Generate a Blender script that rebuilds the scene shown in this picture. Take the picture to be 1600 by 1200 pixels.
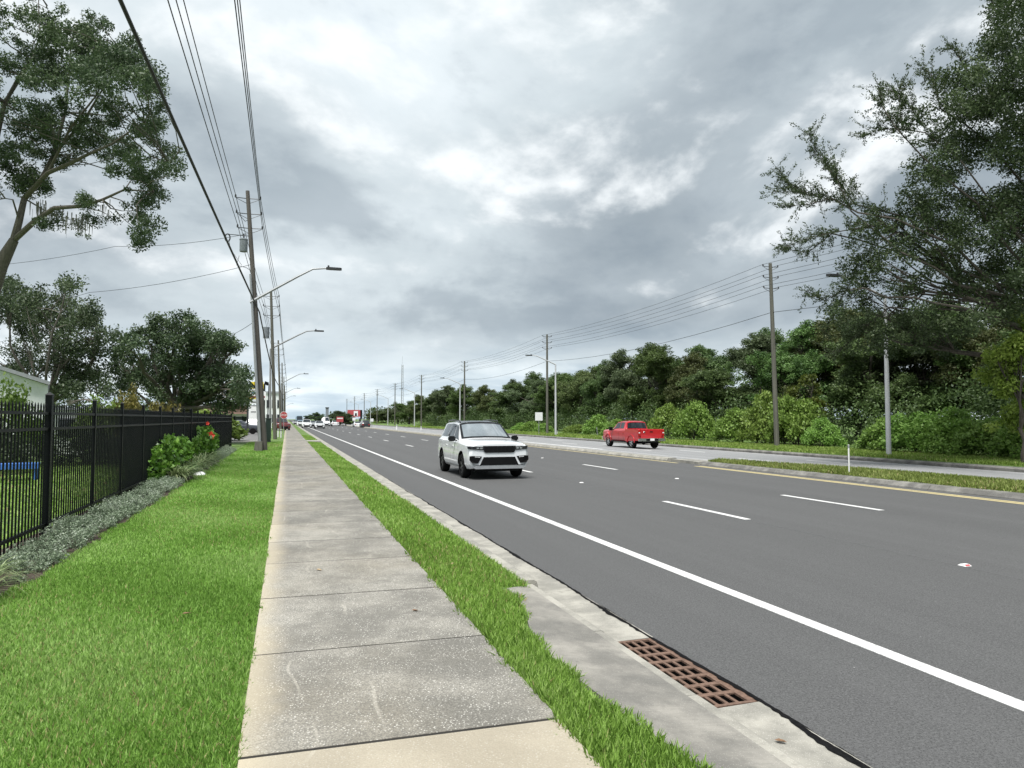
import bpy, bmesh, math, random
import numpy as np
from mathutils import Vector, Matrix
from math import radians as R, sin, cos, pi, atan2, sqrt

for _o in list(bpy.data.objects): bpy.data.objects.remove(_o)
scene = bpy.context.scene
col = scene.collection

# ------------------------------------------------------------------ camera
FPX, VPX, VPY, EYE = 1110.0, 448.0, 654.5, 1.86      # focal length and road vanishing point in 1600x1200 photo pixels
PITCH = math.atan((VPY - 600) / FPX)
YAW = math.atan((VPX - 800) / FPX * cos(PITCH))      # negative: camera turned right of the road direction (+Y)
cam_d = bpy.data.cameras.new('camera'); cam = bpy.data.objects.new('camera', cam_d); col.objects.link(cam)
cam_d.sensor_width = 36; cam_d.lens = 36 * FPX / 1600; cam_d.clip_start = 0.05; cam_d.clip_end = 6000
cam.location = (0, 0, EYE); cam.rotation_euler = (R(90) + PITCH, 0, YAW)
scene.camera = cam
scene.render.resolution_x, scene.render.resolution_y = 1024, 768

# ------------------------------------------------------------------ sky, sun, exposure
SUN_EL, SUN_AZ = R(68), R(215)      # azimuth clockwise from +Y; behind and left of the camera
world = bpy.data.worlds.new('World'); scene.world = world; world.use_nodes = True
def build_world():
    nt = world.node_tree; N = nt.nodes; L = nt.links; N.clear()
    def nd(t, **k):
        n = N.new(t)
        for a, b in k.items(): setattr(n, a, b)
        return n
    def mth(op, a, b=None, c=None, clamp=False):
        n = nd('ShaderNodeMath', operation=op, use_clamp=clamp)
        for i, v in enumerate((a, b, c)):
            if v is None: continue
            if isinstance(v, (int, float)): n.inputs[i].default_value = v
            else: L.new(v, n.inputs[i])
        return n.outputs[0]
    def mix(f, a, b):
        n = nd('ShaderNodeMix', data_type='RGBA')
        for s, v in ((0, f), (6, a), (7, b)):
            if isinstance(v, (int, float, tuple)): n.inputs[s].default_value = v
            else: L.new(v, n.inputs[s])
        return n.outputs[2]
    def ss(v, a, b):
        n = nd('ShaderNodeMapRange', interpolation_type='SMOOTHSTEP')
        L.new(v, n.inputs[0]); n.inputs[1].default_value = a; n.inputs[2].default_value = b
        return n.outputs[0]
    tc = nd('ShaderNodeTexCoord'); sep = nd('ShaderNodeSeparateXYZ'); L.new(tc.outputs['Generated'], sep.inputs[0])
    z = mth('MAXIMUM', sep.outputs[2], 0.0)
    den = mth('ADD', z, 0.16)
    u = mth('DIVIDE', sep.outputs[0], den); v = mth('DIVIDE', sep.outputs[1], den)
    cmb = nd('ShaderNodeCombineXYZ'); L.new(u, cmb.inputs[0]); L.new(v, cmb.inputs[1])
    L.new(mth('MULTIPLY', z, 1.4), cmb.inputs[2])
    def noise(vec, sc, det, rough, off, dist=0.0):
        mp = nd('ShaderNodeMapping'); mp.inputs['Location'].default_value = off; L.new(vec, mp.inputs[0])
        n = nd('ShaderNodeTexNoise'); n.inputs['Scale'].default_value = sc; n.inputs['Detail'].default_value = det
        n.inputs['Roughness'].default_value = rough; n.inputs['Distortion'].default_value = dist
        L.new(mp.outputs[0], n.inputs['Vector']); return n.outputs['Fac']
    st = nd('ShaderNodeMapping'); st.inputs['Scale'].default_value = (1, 1, 1.7); L.new(tc.outputs['Generated'], st.inputs[0])
    D = st.outputs[0]; PL = cmb.outputs[0]
    O1 = (4.4, 1.9, 0.6)
    big = noise(D, 1.25, 2, 0.5, O1)                                       # large banks
    pl = noise(PL, 0.55, 8, 0.55, (1.3, 4.2, 0.3), 0.3)                   # layered ceiling
    a1 = noise(D, 2.0, 14, 0.53, O1, 0.25)
    a2 = noise(D, 2.0, 14, 0.53, (O1[0], O1[1], O1[2] + 0.10), 0.25)      # same field seen a little higher: lit tops, dark bases
    b1 = noise(D, 5.0, 12, 0.55, (2.2, 5.1, 1.6), 0.2)
    b2 = noise(D, 5.0, 12, 0.55, (2.2, 5.1, 1.6 + 0.035), 0.2)
    dens = mth('ADD', mth('ADD', mth('MULTIPLY', big, 0.5), mth('MULTIPLY', a1, 0.38)), mth('MULTIPLY', pl, 0.25))    # mean about 0.565
    relief = mth('ADD', mth('SUBTRACT', a1, a2), mth('MULTIPLY', mth('SUBTRACT', b1, b2), 0.42))
    body = nd('ShaderNodeValToRGB'); e = body.color_ramp.elements
    e[0].position = 0.44; e[0].color = (0.74, 0.81, 0.85, 1)
    e[1].position = 0.70; e[1].color = (0.245, 0.30, 0.345, 1)
    for p, c in ((0.51, (0.57, 0.64, 0.68, 1)), (0.57, (0.42, 0.48, 0.525, 1)), (0.63, (0.32, 0.375, 0.42, 1))):
        k = body.color_ramp.elements.new(p); k.color = c
    L.new(dens, body.inputs[0])
    cl = mix(mth('MULTIPLY', ss(relief, -0.01, 0.15), 0.92), body.outputs[0], (0.93, 0.97, 0.99, 1))
    cl = mix(mth('MULTIPLY', ss(relief, 0.0, -0.15), 0.5), cl, (0.21, 0.265, 0.32, 1))
    sky = nd('ShaderNodeTexSky', sky_type='NISHITA', sun_disc=False, sun_elevation=SUN_EL, sun_rotation=SUN_AZ)
    bl = nd('ShaderNodeVectorMath', operation='SCALE'); L.new(sky.outputs[0], bl.inputs[0]); bl.inputs[3].default_value = 0.2
    blue = mix(0.45, bl.outputs[0], (0.55, 0.60, 0.66, 1))
    thin = ss(dens, 0.36, 0.43)       # 0 clear .. 1 cloud
    cl = mix(thin, blue, cl)
    # pale air low over the horizon with small cloud streaks
    low = mth('SUBTRACT', 1.0, ss(z, 0.01, 0.15))
    stk = noise(PL, 1.3, 8, 0.55, (7.3, 2.2, 0.3), 0.2)
    haze = mix(ss(stk, 0.38, 0.62), (0.86, 0.96, 1.0, 1), (0.50, 0.63, 0.73, 1))
    out = mix(mth('MULTIPLY', low, 0.8), cl, haze)
    bg = nd('ShaderNodeBackground'); bg.inputs[1].default_value = SKY_STRENGTH; L.new(out, bg.inputs[0])
    wo = nd('ShaderNodeOutputWorld'); L.new(bg.outputs[0], wo.inputs[0])
SKY_STRENGTH = 0.27
build_world()
sun_d = bpy.data.lights.new('sun', 'SUN'); sun_d.energy = 1.5; sun_d.angle = R(28); sun_d.color = (1.0, 0.98, 0.94)
sun = bpy.data.objects.new('sun', sun_d); col.objects.link(sun)
_sd = Vector((sin(SUN_AZ) * cos(SUN_EL), cos(SUN_AZ) * cos(SUN_EL), sin(SUN_EL)))
sun.rotation_euler = _sd.to_track_quat('Z', 'Y').to_euler(); sun.location = (-20, -20, 40)
vs = scene.view_settings
vs.view_transform = 'Standard'; vs.look = 'None'; vs.gamma = 1.0; vs.use_curve_mapping = False
vs.exposure = 2.1

# ------------------------------------------------------------------ helpers
def pixdir(px, py):
    c = Vector(((px - 800) / FPX, -(py - 600) / FPX, -1.0))
    return (cam.rotation_euler.to_matrix() @ c)
def ground_at(px, py, z=0.0):
    d = pixdir(px, py); t = (z - EYE) / d.z
    return Vector((d.x * t, d.y * t, z))
def at_x(px, py, X):
    d = pixdir(px, py); t = X / d.x
    return Vector((X, d.y * t, EYE + d.z * t))
def at_y(px, py, Y):
    d = pixdir(px, py); t = Y / d.y
    return Vector((d.x * t, Y, EYE + d.z * t))
def at_dist(px, py, D):          # D: distance along the optical axis
    d = pixdir(px, py)
    return Vector((0, 0, EYE)) + d * D

def tag(o, label=None, cat=None, group=None, kind=None):
    if label: o['label'] = label
    if cat: o['category'] = cat
    if group: o['group'] = group
    if kind: o['kind'] = kind
    return o
def empty(name, loc=(0, 0, 0), rz=0.0):
    o = bpy.data.objects.new(name, None); o.empty_display_size = 0.2
    o.location = loc; o.rotation_euler = (0, 0, rz); col.objects.link(o); return o
def link(name, me, mat=None, parent=None, loc=None, rot=None):
    o = bpy.data.objects.new(name, me); col.objects.link(o)
    if mat is not None and len(me.materials) == 0: me.materials.append(mat)
    if parent is not None: o.parent = parent
    if loc is not None: o.location = loc
    if rot is not None: o.rotation_euler = rot
    return o
def copy_tree(o, parent=None):
    c = o.copy(); col.objects.link(c); c.parent = parent
    for ch in list(o.children): copy_tree(ch, c)
    return c

class MB:
    """collects simple shapes into one mesh"""
    def __init__(s): s.v = []; s.f = []
    def add(s, vs_, fs):
        b = len(s.v); s.v += [tuple(p) for p in vs_]; s.f += [tuple(i + b for i in f) for f in fs]; return s
    def box(s, x0, x1, y0, y1, z0, z1):
        return s.add([(x0, y0, z0), (x1, y0, z0), (x1, y1, z0), (x0, y1, z0), (x0, y0, z1), (x1, y0, z1), (x1, y1, z1), (x0, y1, z1)],
                     [(0, 3, 2, 1), (4, 5, 6, 7), (0, 1, 5, 4), (1, 2, 6, 5), (2, 3, 7, 6), (3, 0, 4, 7)])
    def obox(s, c, ax, ay, az):      # centre and three half-axis vectors
        c = Vector(c); ax, ay, az = Vector(ax), Vector(ay), Vector(az)
        P = [c + i * ax + j * ay + k * az for k in (-1, 1) for i, j in ((-1, -1), (1, -1), (1, 1), (-1, 1))]
        return s.add(P, [(0, 3, 2, 1), (4, 5, 6, 7), (0, 1, 5, 4), (1, 2, 6, 5), (2, 3, 7, 6), (3, 0, 4, 7)])
    def tube(s, pts, rad, n=8, caps=True):
        pts = [Vector(p) for p in pts]
        if not hasattr(rad, '__len__'): rad = [rad] * len(pts)
        vs_, fs = [], []; ref = None
        for i, p in enumerate(pts):
            d = (pts[min(i + 1, len(pts) - 1)] - pts[max(i - 1, 0)]).normalized()
            if ref is None:
                ref = d.orthogonal().normalized()
            ref = (ref - d * ref.dot(d))
            if ref.length < 1e-6: ref = d.orthogonal()
            ref.normalize(); b = d.cross(ref)
            for k in range(n):
                a = 2 * pi * k / n
                vs_.append(p + (ref * cos(a) + b * sin(a)) * rad[i])
        for i in range(len(pts) - 1):
            for k in range(n):
                a, b2 = i * n + k, i * n + (k + 1) % n
                fs.append((a, b2, b2 + n, a + n))
        if caps:
            fs.append(tuple(reversed(range(n)))); fs.append(tuple(range((len(pts) - 1) * n, len(pts) * n)))
        return s.add(vs_, fs)
    def lathe(s, prof, n=20, c=(0, 0, 0), axis='z'):
        vs_, fs = [], []
        for r, h in prof:
            for k in range(n):
                a = 2 * pi * k / n
                p = (r * cos(a), r * sin(a), h)
                if axis == 'y': p = (r * cos(a), h, r * sin(a))
                if axis == 'x': p = (h, r * cos(a), r * sin(a))
                vs_.append((p[0] + c[0], p[1] + c[1], p[2] + c[2]))
        for i in range(len(prof) - 1):
            for k in range(n):
                a, b = i * n + k, i * n + (k + 1) % n
                fs.append((a, b, b + n, a + n))
        return s.add(vs_, fs)
    def prism(s, poly, a, b, plane='xy'):
        n = len(poly)
        def P(p, h): return {'xy': (p[0], p[1], h), 'xz': (p[0], h, p[1]), 'yz': (h, p[0], p[1])}[plane]
        vs_ = [P(p, a) for p in poly] + [P(p, b) for p in poly]
        fs = [tuple(reversed(range(n))), tuple(range(n, 2 * n))] + [(i, (i + 1) % n, (i + 1) % n + n, i + n) for i in range(n)]
        return s.add(vs_, fs)
    def mesh(s, name, smooth=False):
        me = bpy.data.meshes.new(name); me.from_pydata(s.v, [], s.f); me.validate(); 
        bm = bmesh.new(); bm.from_mesh(me); bmesh.ops.recalc_face_normals(bm, faces=bm.faces); bm.to_mesh(me); bm.free()
        if smooth:
            me.shade_smooth()
            try: me.set_sharp_from_angle(angle=R(40))
            except Exception: pass
        me.update(); return me
    def build(s, name, mat, parent=None, loc=None, rot=None, smooth=False):
        return link(name, s.mesh(name, smooth), mat, parent, loc, rot)

def quads_mesh(name, V, nper=4, vattr=None, smooth=False):
    """V: (N, nper, 3) array, one polygon per row"""
    N = V.shape[0]
    me = bpy.data.meshes.new(name)
    me.vertices.add(N * nper); me.vertices.foreach_set('co', np.ascontiguousarray(V, dtype=np.float32).ravel())
    me.loops.add(N * nper); me.loops.foreach_set('vertex_index', np.arange(N * nper, dtype=np.int32))
    me.polygons.add(N); me.polygons.foreach_set('loop_start', np.arange(0, N * nper, nper, dtype=np.int32))
    me.polygons.foreach_set('loop_total', np.full(N, nper, dtype=np.int32))
    if vattr is not None:
        a = me.attributes.new('v', 'FLOAT', 'FACE'); a.data.foreach_set('value', vattr.astype(np.float32))
    me.update(calc_edges=True); return me

# ------------------------------------------------------------------ materials
class NT:
    def __init__(s, name):
        s.m = bpy.data.materials.new(name); s.m.use_nodes = True
        s.t = s.m.node_tree; s.N = s.t.nodes; s.L = s.t.links
        s.b = s.N['Principled BSDF']; s.o = s.N['Material Output']
    def nd(s, t, **k):
        n = s.N.new(t)
        for a, b in k.items(): setattr(n, a, b)
        return n
    def coord(s, kind='Object', scale=(1, 1, 1), loc=(0, 0, 0)):
        tc = s.nd('ShaderNodeTexCoord'); mp = s.nd('ShaderNodeMapping'); mp.inputs['Scale'].default_value = scale
        mp.inputs['Location'].default_value = loc
        s.L.new(tc.outputs[kind], mp.inputs[0]); return mp.outputs[0]
    def world(s, scale=(1, 1, 1), loc=(0, 0, 0)):
        g = s.nd('ShaderNodeNewGeometry'); mp = s.nd('ShaderNodeMapping'); mp.inputs['Scale'].default_value = scale
        mp.inputs['Location'].default_value = loc
        s.L.new(g.outputs['Position'], mp.inputs[0]); return mp.outputs[0]
    def noise(s, vec, sc, det=4, rough=0.55, dist=0.0):
        n = s.nd('ShaderNodeTexNoise'); n.inputs['Scale'].default_value = sc; n.inputs['Detail'].default_value = det
        n.inputs['Roughness'].default_value = rough; n.inputs['Distortion'].default_value = dist
        s.L.new(vec, n.inputs['Vector']); return n.outputs['Fac']
    def voro(s, vec, sc, feat='F1', out='Distance'):
        n = s.nd('ShaderNodeTexVoronoi', feature=feat); n.inputs['Scale'].default_value = sc
        s.L.new(vec, n.inputs['Vector']); return n.outputs[out]
    def ramp(s, v, stops):
        n = s.nd('ShaderNodeValToRGB'); e = n.color_ramp.elements
        while len(e) < len(stops): e.new(0.5)
        for k, (p, c) in zip(e, sorted(stops, key=lambda q: q[0])):
            k.position = p; k.color = (c, c, c, 1) if isinstance(c, (int, float)) else (*c[:3], 1)
        s.L.new(v, n.inputs[0]); return n.outputs[0]
    def mix(s, f, a, b, mode='MIX'):
        n = s.nd('ShaderNodeMix', data_type='RGBA', blend_type=mode)
        for i, v in ((0, f), (6, a), (7, b)):
            if isinstance(v, (int, float)): n.inputs[i].default_value = v
            elif isinstance(v, tuple): n.inputs[i].default_value = (*v[:3], 1)
            else: s.L.new(v, n.inputs[i])
        return n.outputs[2]
    def math(s, op, a, b=None, clamp=False):
        n = s.nd('ShaderNodeMath', operation=op, use_clamp=clamp)
        for i, v in enumerate((a, b)):
            if v is None: continue
            if isinstance(v, (int, float)): n.inputs[i].default_value = v
            else: s.L.new(v, n.inputs[i])
        return n.outputs[0]
    def ss(s, v, a, b):
        n = s.nd('ShaderNodeMapRange', interpolation_type='SMOOTHSTEP'); s.L.new(v, n.inputs[0])
        n.inputs[1].default_value = a; n.inputs[2].default_value = b; return n.outputs[0]
    def bump(s, h, strength=0.3, dist=0.01):
        n = s.nd('ShaderNodeBump'); n.inputs['Strength'].default_value = strength; n.inputs['Distance'].default_value = dist
        s.L.new(h, n.inputs['Height']); s.L.new(n.outputs[0], s.b.inputs['Normal'])
    def col(s, c):
        if isinstance(c, tuple): s.b.inputs['Base Color'].default_value = (*c[:3], 1)
        else: s.L.new(c, s.b.inputs['Base Color'])
    def rough(s, r):
        if isinstance(r, (int, float)): s.b.inputs['Roughness'].default_value = r
        else: s.L.new(r, s.b.inputs['Roughness'])
    def set(s, **k):
        for a, b in k.items(): s.b.inputs[a.replace('_', ' ')].default_value = b
        return s

def plain(name, c, rough=0.5, metal=0.0, spec=0.5, var=0.12, sc=6.0, coat=0.0):
    n = NT(name); v = n.noise(n.coord(), sc, 5)
    lo = tuple(x * (1 - var) for x in c); hi = tuple(min(1, x * (1 + var)) for x in c)
    n.col(n.ramp(v, [(0.3, lo), (0.7, hi)])); n.rough(rough)
    n.set(Metallic=metal); n.b.inputs['Specular IOR Level'].default_value = spec
    if coat: n.b.inputs['Coat Weight'].default_value = coat; n.b.inputs['Coat Roughness'].default_value = 0.04
    return n.m
def leafmat(name, dark, mid, light, trans=0.3, rough=0.5, spec=0.35, objvar=0.25, straw=None):
    n = NT(name)
    a = n.nd('ShaderNodeAttribute', attribute_name='v')
    c = n.ramp(a.outputs['Fac'], [(0.0, dark), (0.5, mid), (1.0, light)] if straw is None else [(0.0, dark), (0.5, mid), (0.93, light), (0.97, straw)])
    oi = n.nd('ShaderNodeObjectInfo')
    hsv = n.nd('ShaderNodeHueSaturation'); n.L.new(c, hsv.inputs['Color'])
    n.L.new(n.ramp(oi.outputs['Random'], [(0, 1 - objvar), (1, 1 + objvar)]), hsv.inputs['Value'])
    n.L.new(n.math('ADD', n.math('MULTIPLY', oi.outputs['Random'], 0.03), 0.485), hsv.inputs['Hue'])
    n.col(hsv.outputs[0]); n.rough(rough); n.b.inputs['Specular IOR Level'].default_value = spec
    tr = n.nd('ShaderNodeBsdfTranslucent'); n.L.new(hsv.outputs[0], tr.inputs[0])
    mx = n.nd('ShaderNodeMixShader'); mx.inputs[0].default_value = trans
    n.L.new(n.b.outputs[0], mx.inputs[1]); n.L.new(tr.outputs[0], mx.inputs[2]); n.L.new(mx.outputs[0], n.o.inputs[0])
    return n.m

M = {}
def mat_ground():
    n = NT('ground_grass_soil'); w = n.world()
    g = n.ramp(n.noise(w, 0.35, 8), [(0.3, (0.09, 0.165, 0.03)), (0.55, (0.13, 0.22, 0.04)), (0.75, (0.17, 0.23, 0.06))])
    f = n.noise(w, 9, 6)
    n.col(n.mix(n.ss(f, 0.35, 0.7), g, (0.045, 0.075, 0.02))); n.rough(0.95); n.bump(f, 0.5, 0.05); return n.m
def mat_asphalt(name, base, warm=0.0, track=0.2, fine=1.0):
    n = NT(name); w = n.world()
    st = n.noise(n.world((0.9, 0.012, 1)), 1.0, 5, 0.6)         # streaks along the lane
    st2 = n.noise(n.world((5, 0.05, 1)), 1.0, 4, 0.6)
    bl = n.noise(w, 0.5, 5); md = n.noise(w, 11, 6, 0.7)
    sp = n.noise(w, 150, 3, 0.7); gr = n.noise(w, 55, 4, 0.75); vo = n.voro(w, 75)
    b0 = tuple(x * (1 - track) for x in base); b1 = tuple(x * (1 + track) for x in base)
    c = n.ramp(st, [(0.35, b0), (0.65, b1)])
    sxp = n.nd('ShaderNodeSeparateXYZ'); n.L.new(w, sxp.inputs[0])
    wp = n.math('COSINE', n.math('MULTIPLY', n.math('SUBTRACT', sxp.outputs[0], 4.55), 4 * pi / 3.45))
    c = n.mix(n.math('MULTIPLY', n.ss(wp, -0.2, -1.0), 0.28), c, tuple(x * 1.3 for x in base))
    c = n.mix(n.math('MULTIPLY', n.math('MULTIPLY', n.ss(wp, 0.5, 1.0), bl), 0.5), c, tuple(x * 0.72 for x in base))
    c = n.mix(n.math('MULTIPLY', n.ss(st2, 0.42, 0.7), 0.5), c, tuple(x * 0.78 for x in base))
    c = n.mix(n.math('MULTIPLY', n.ss(bl, 0.45, 0.7), 0.2), c, tuple(x * 1.25 for x in base))
    c = n.mix(n.math('MULTIPLY', n.ss(md, 0.42, 0.68), 0.55 * fine), c, tuple(x * 0.72 for x in base))
    c = n.mix(n.math('MULTIPLY', n.ss(gr, 0.40, 0.68), 0.95 * fine), c, tuple(x * 1.85 for x in base))
    c = n.mix(n.math('MULTIPLY', n.ss(sp, 0.35, 0.75), 0.5 * fine), c, tuple(x * 1.6 for x in base))
    c = n.mix(n.math('MULTIPLY', n.ss(vo, 0.40, 0.12), 0.8 * fine), c, tuple(x * 0.35 for x in base))
    c = n.mix(n.math('MULTIPLY', n.math('MULTIPLY', n.ss(n.voro(w, 9), 0.07, 0.03), n.ss(n.noise(n.world((0.8, 0.15, 1)), 1.0, 3), 0.52, 0.62)), 0.7 * fine), c, (0.38, 0.38, 0.37))
    n.col(c); n.rough(0.82); n.b.inputs['Specular IOR Level'].default_value = 0.35
    n.bump(gr, 0.5, 0.006); return n.m
def mat_walk(name, base, light, agg):
    n = NT(name); w = n.world(); oi = n.nd('ShaderNodeObjectInfo')
    bl = n.noise(w, 1.6, 7, 0.6); bl2 = n.noise(w, 0.35, 4)
    c = n.mix(n.ss(bl, 0.38, 0.66), base, light)
    c = n.mix(n.math('MULTIPLY', n.ss(bl2, 0.45, 0.7), 0.4), c, (0.30, 0.265, 0.20))
    ag = n.voro(w, 95); ag2 = n.voro(w, 62)
    am = n.math('MULTIPLY', n.ss(ag2, 0.36, 0.16), n.ss(n.noise(w, 9, 4), 0.36, 0.58))
    c = n.mix(n.math('MULTIPLY', am, agg), c, (0.60, 0.58, 0.53))
    c = n.mix(n.math('MULTIPLY', n.ss(ag, 0.42, 0.62), 0.5 * agg), c, tuple(x * 0.45 for x in base))
    # pale scratches and water trails
    wv = n.nd('ShaderNodeTexWave', wave_type='BANDS'); wv.inputs['Scale'].default_value = 0.55
    wv.inputs['Distortion'].default_value = 14; wv.inputs['Detail'].default_value = 4; wv.inputs['Detail Scale'].default_value = 0.7
    n.L.new(n.world((1, 0.55, 1), (3.3, 1.7, 0)), wv.inputs['Vector'])
    sc = n.math('MULTIPLY', n.ss(wv.outputs['Fac'], 0.990, 1.0), n.ss(n.noise(w, 1.3, 4), 0.5, 0.66))
    c = n.mix(n.math('MULTIPLY', sc, 0.32), c, (0.52, 0.49, 0.42))
    # worn pale margin along the lawn side
    sx = n.nd('ShaderNodeSeparateXYZ'); n.L.new(w, sx.inputs[0])
    ed = n.math('MULTIPLY', n.ss(n.math('ADD', sx.outputs[0], n.math('MULTIPLY', bl, 0.35)), 0.24, -0.05), 0.65)
    c = n.mix(ed, c, (0.46, 0.40, 0.29))
    hs = n.nd('ShaderNodeHueSaturation'); n.L.new(c, hs.inputs['Color']); n.L.new(n.ramp(oi.outputs['Random'], [(0, 0.88), (1, 1.1)]), hs.inputs['Value'])
    n.col(hs.outputs[0]); n.rough(0.9); n.bump(n.math('SUBTRACT', n.noise(w, 60, 4), n.math('MULTIPLY', ag, 0.8)), 0.45, 0.006); return n.m
def mat_concrete(name, base, dark, broom=False, speck=0.3):
    n = NT(name); w = n.world()
    bl = n.noise(w, 2.2, 8, 0.62); c = n.mix(n.ss(bl, 0.35, 0.68), dark, base)
    b2 = n.noise(w, 14, 6, 0.65); c = n.mix(n.math('MULTIPLY', n.ss(b2, 0.5, 0.75), 0.35), c, tuple(x * 0.6 for x in dark))
    if broom:
        st = n.noise(n.world((3, 60, 1)), 1.0, 4, 0.6); c = n.mix(n.math('MULTIPLY', n.ss(st, 0.4, 0.65), 0.4), c, tuple(x * 0.62 for x in base)); n.bump(st, 0.5, 0.004)
    else: n.bump(n.noise(w, 70, 5), 0.4, 0.004)
    vo = n.voro(w, 85); c = n.mix(n.math('MULTIPLY', n.ss(vo, 0.25, 0.1), speck), c, (0.62, 0.60, 0.56))
    n.col(c); n.rough(0.9); return n.m
def mat_paint_line(name, c, wear=0.35, dirt=(0.2, 0.2, 0.2)):
    n = NT(name); w = n.world()
    f = n.noise(w, 30, 6, 0.7); g = n.noise(w, 1.2, 4)
    n.col(n.mix(n.math('MULTIPLY', n.ss(n.math('ADD', f, n.math('MULTIPLY', g, 0.35)), 0.62, 0.85), wear), c, dirt)); n.rough(0.7); n.bump(f, 0.2, 0.003); return n.m
def mat_wood_pole(name, base):
    n = NT(name); v = n.coord('Object', (14, 14, 0.35))
    g = n.noise(v, 1.5, 7, 0.65, 0.4); g2 = n.noise(n.coord('Object', (40, 40, 0.8)), 1.0, 4)
    c = n.ramp(g, [(0.3, tuple(x * 0.6 for x in base)), (0.7, tuple(x * 1.25 for x in base))])
    c = n.mix(n.math('MULTIPLY', n.ss(g2, 0.55, 0.7), 0.6), c, tuple(x * 0.35 for x in base)); n.col(c); n.rough(0.85); n.bump(g2, 0.5, 0.01); return n.m
def mat_glass(name, c=(0.02, 0.025, 0.03), ior=1.9):
    n = NT(name); n.col(c); n.rough(0.03); n.set(IOR=ior); n.b.inputs['Specular IOR Level'].default_value = 0.6; return n.m
def mat_carpaint(name, c, rough=0.22):
    n = NT(name); n.col(n.ramp(n.noise(n.coord(), 2.5, 5), [(0.3, tuple(x * 0.96 for x in c)), (0.7, c)])); n.rough(rough)
    n.b.inputs['Coat Weight'].default_value = 1.0; n.b.inputs['Coat Roughness'].default_value = 0.03; return n.m
def mat_emit(name, c, s):
    n = NT(name); n.col(c); n.set(Emission_Strength=s); n.b.inputs['Emission Color'].default_value = (*c, 1); return n.m
M['ground'] = mat_ground()
M['asphalt'] = mat_asphalt('asphalt_near', (0.063, 0.0632, 0.0635))
M['asphalt_old'] = mat_asphalt('asphalt_far', (0.195, 0.197, 0.20), track=0.1, fine=0.4)
M['asphalt_lot'] = mat_asphalt('asphalt_lot', (0.13, 0.128, 0.125), fine=0.4)
M['tar'] = plain('tar_edge', (0.007, 0.007, 0.0075), 0.9, spec=0.08, var=0.5, sc=30)
M['walk'] = mat_walk('sidewalk_aggregate', (0.165, 0.157, 0.138), (0.295, 0.28, 0.245), 0.95)
M['walk_new'] = mat_walk('sidewalk_pale', (0.30, 0.265, 0.205), (0.36, 0.32, 0.25), 0.25)
M['kerb'] = mat_concrete('kerb_concrete', (0.34, 0.325, 0.285), (0.20, 0.193, 0.17), False, 0.55)
M['kerb_dirty'] = mat_concrete('kerb_concrete_dirty', (0.21, 0.203, 0.185), (0.10, 0.097, 0.09), False, 0.3)
M['apron'] = mat_concrete('apron_concrete', (0.28, 0.265, 0.235), (0.135, 0.13, 0.118), True, 0.35)
M['white_line'] = mat_paint_line('white_marking', (0.60, 0.60, 0.59), 0.6, (0.22, 0.22, 0.22))
M['worn_line'] = mat_paint_line('worn_white_marking', (0.42, 0.42, 0.42), 0.8, (0.16, 0.16, 0.16))
M['yellow_line'] = mat_paint_line('yellow_marking', (0.48, 0.40, 0.20), 0.6, (0.25, 0.23, 0.17))
M['rust'] = plain('rusty_iron', (0.145, 0.093, 0.07), 0.8, 0.0, spec=0.2, var=0.3, sc=40)
M['pit'] = plain('pit_shade_black', (0.002, 0.002, 0.002), 0.95, spec=0.0)  # near-black colour stands in for the shade under the grate
M['soil'] = plain('mulch_soil', (0.045, 0.032, 0.022), 0.95, var=0.5, sc=60)
M['fence'] = plain('black_fence_paint', (0.003, 0.004, 0.005), 0.4, spec=0.17, var=0.2)
M['pole_wood'] = mat_wood_pole('weathered_pole_wood', (0.105, 0.095, 0.085))
M['pole_wood2'] = mat_wood_pole('greenish_pole_wood', (0.125, 0.122, 0.10))
M['alu'] = plain('aluminium', (0.36, 0.37, 0.38), 0.45, 0.5, var=0.12, sc=3)
M['alu_dull'] = plain('dull_aluminium', (0.28, 0.285, 0.29), 0.6, 0.2, var=0.1, sc=3)
M['alu_pale'] = plain('pale_aluminium', (0.48, 0.49, 0.50), 0.6, 0.1, var=0.06, sc=2)
M['steel_dark'] = plain('dark_steel', (0.05, 0.052, 0.055), 0.5, 0.4)
M['cable'] = plain('cable_black', (0.012, 0.012, 0.013), 0.6)
M['wire'] = plain('wire_grey', (0.045, 0.047, 0.05), 0.55, 0.3)
M['trafo'] = plain('transformer_grey', (0.20, 0.22, 0.235), 0.4, 0.1)
M['white'] = plain('white_paint', (0.78, 0.79, 0.79), 0.5, var=0.05)
M['white_plastic'] = plain('white_plastic', (0.75, 0.75, 0.74), 0.45, var=0.06)
M['black'] = plain('black_plastic', (0.006, 0.006, 0.0065), 0.5, spec=0.15)
M['gloss_black'] = plain('gloss_black', (0.005, 0.005, 0.006), 0.2, spec=0.25, coat=0.15)
M['tyre'] = plain('tyre_rubber', (0.009, 0.009, 0.009), 0.85, spec=0.15, var=0.3, sc=20)
M['rim_dark'] = plain('rim_dark', (0.06, 0.062, 0.065), 0.35, 0.7)
M['rim'] = plain('rim_silver', (0.55, 0.56, 0.57), 0.3, 0.8)
M['chrome'] = plain('chrome', (0.62, 0.63, 0.64), 0.18, 0.95)
M['glass'] = mat_glass('car_glass', ior=1.7)
M['windscreen'] = plain('windscreen_glass', (0.50, 0.54, 0.56), 0.04, 0.85, var=0.25, sc=1.3)
M['lamp_glass'] = mat_glass('lamp_glass', (0.10, 0.105, 0.11), 1.6)
M['lamp_dark'] = plain('smoked_lamp', (0.02, 0.021, 0.023), 0.12, spec=0.5)
M['red_lamp'] = plain('tail_lamp_red', (0.35, 0.015, 0.012), 0.15, coat=0.7)
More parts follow.
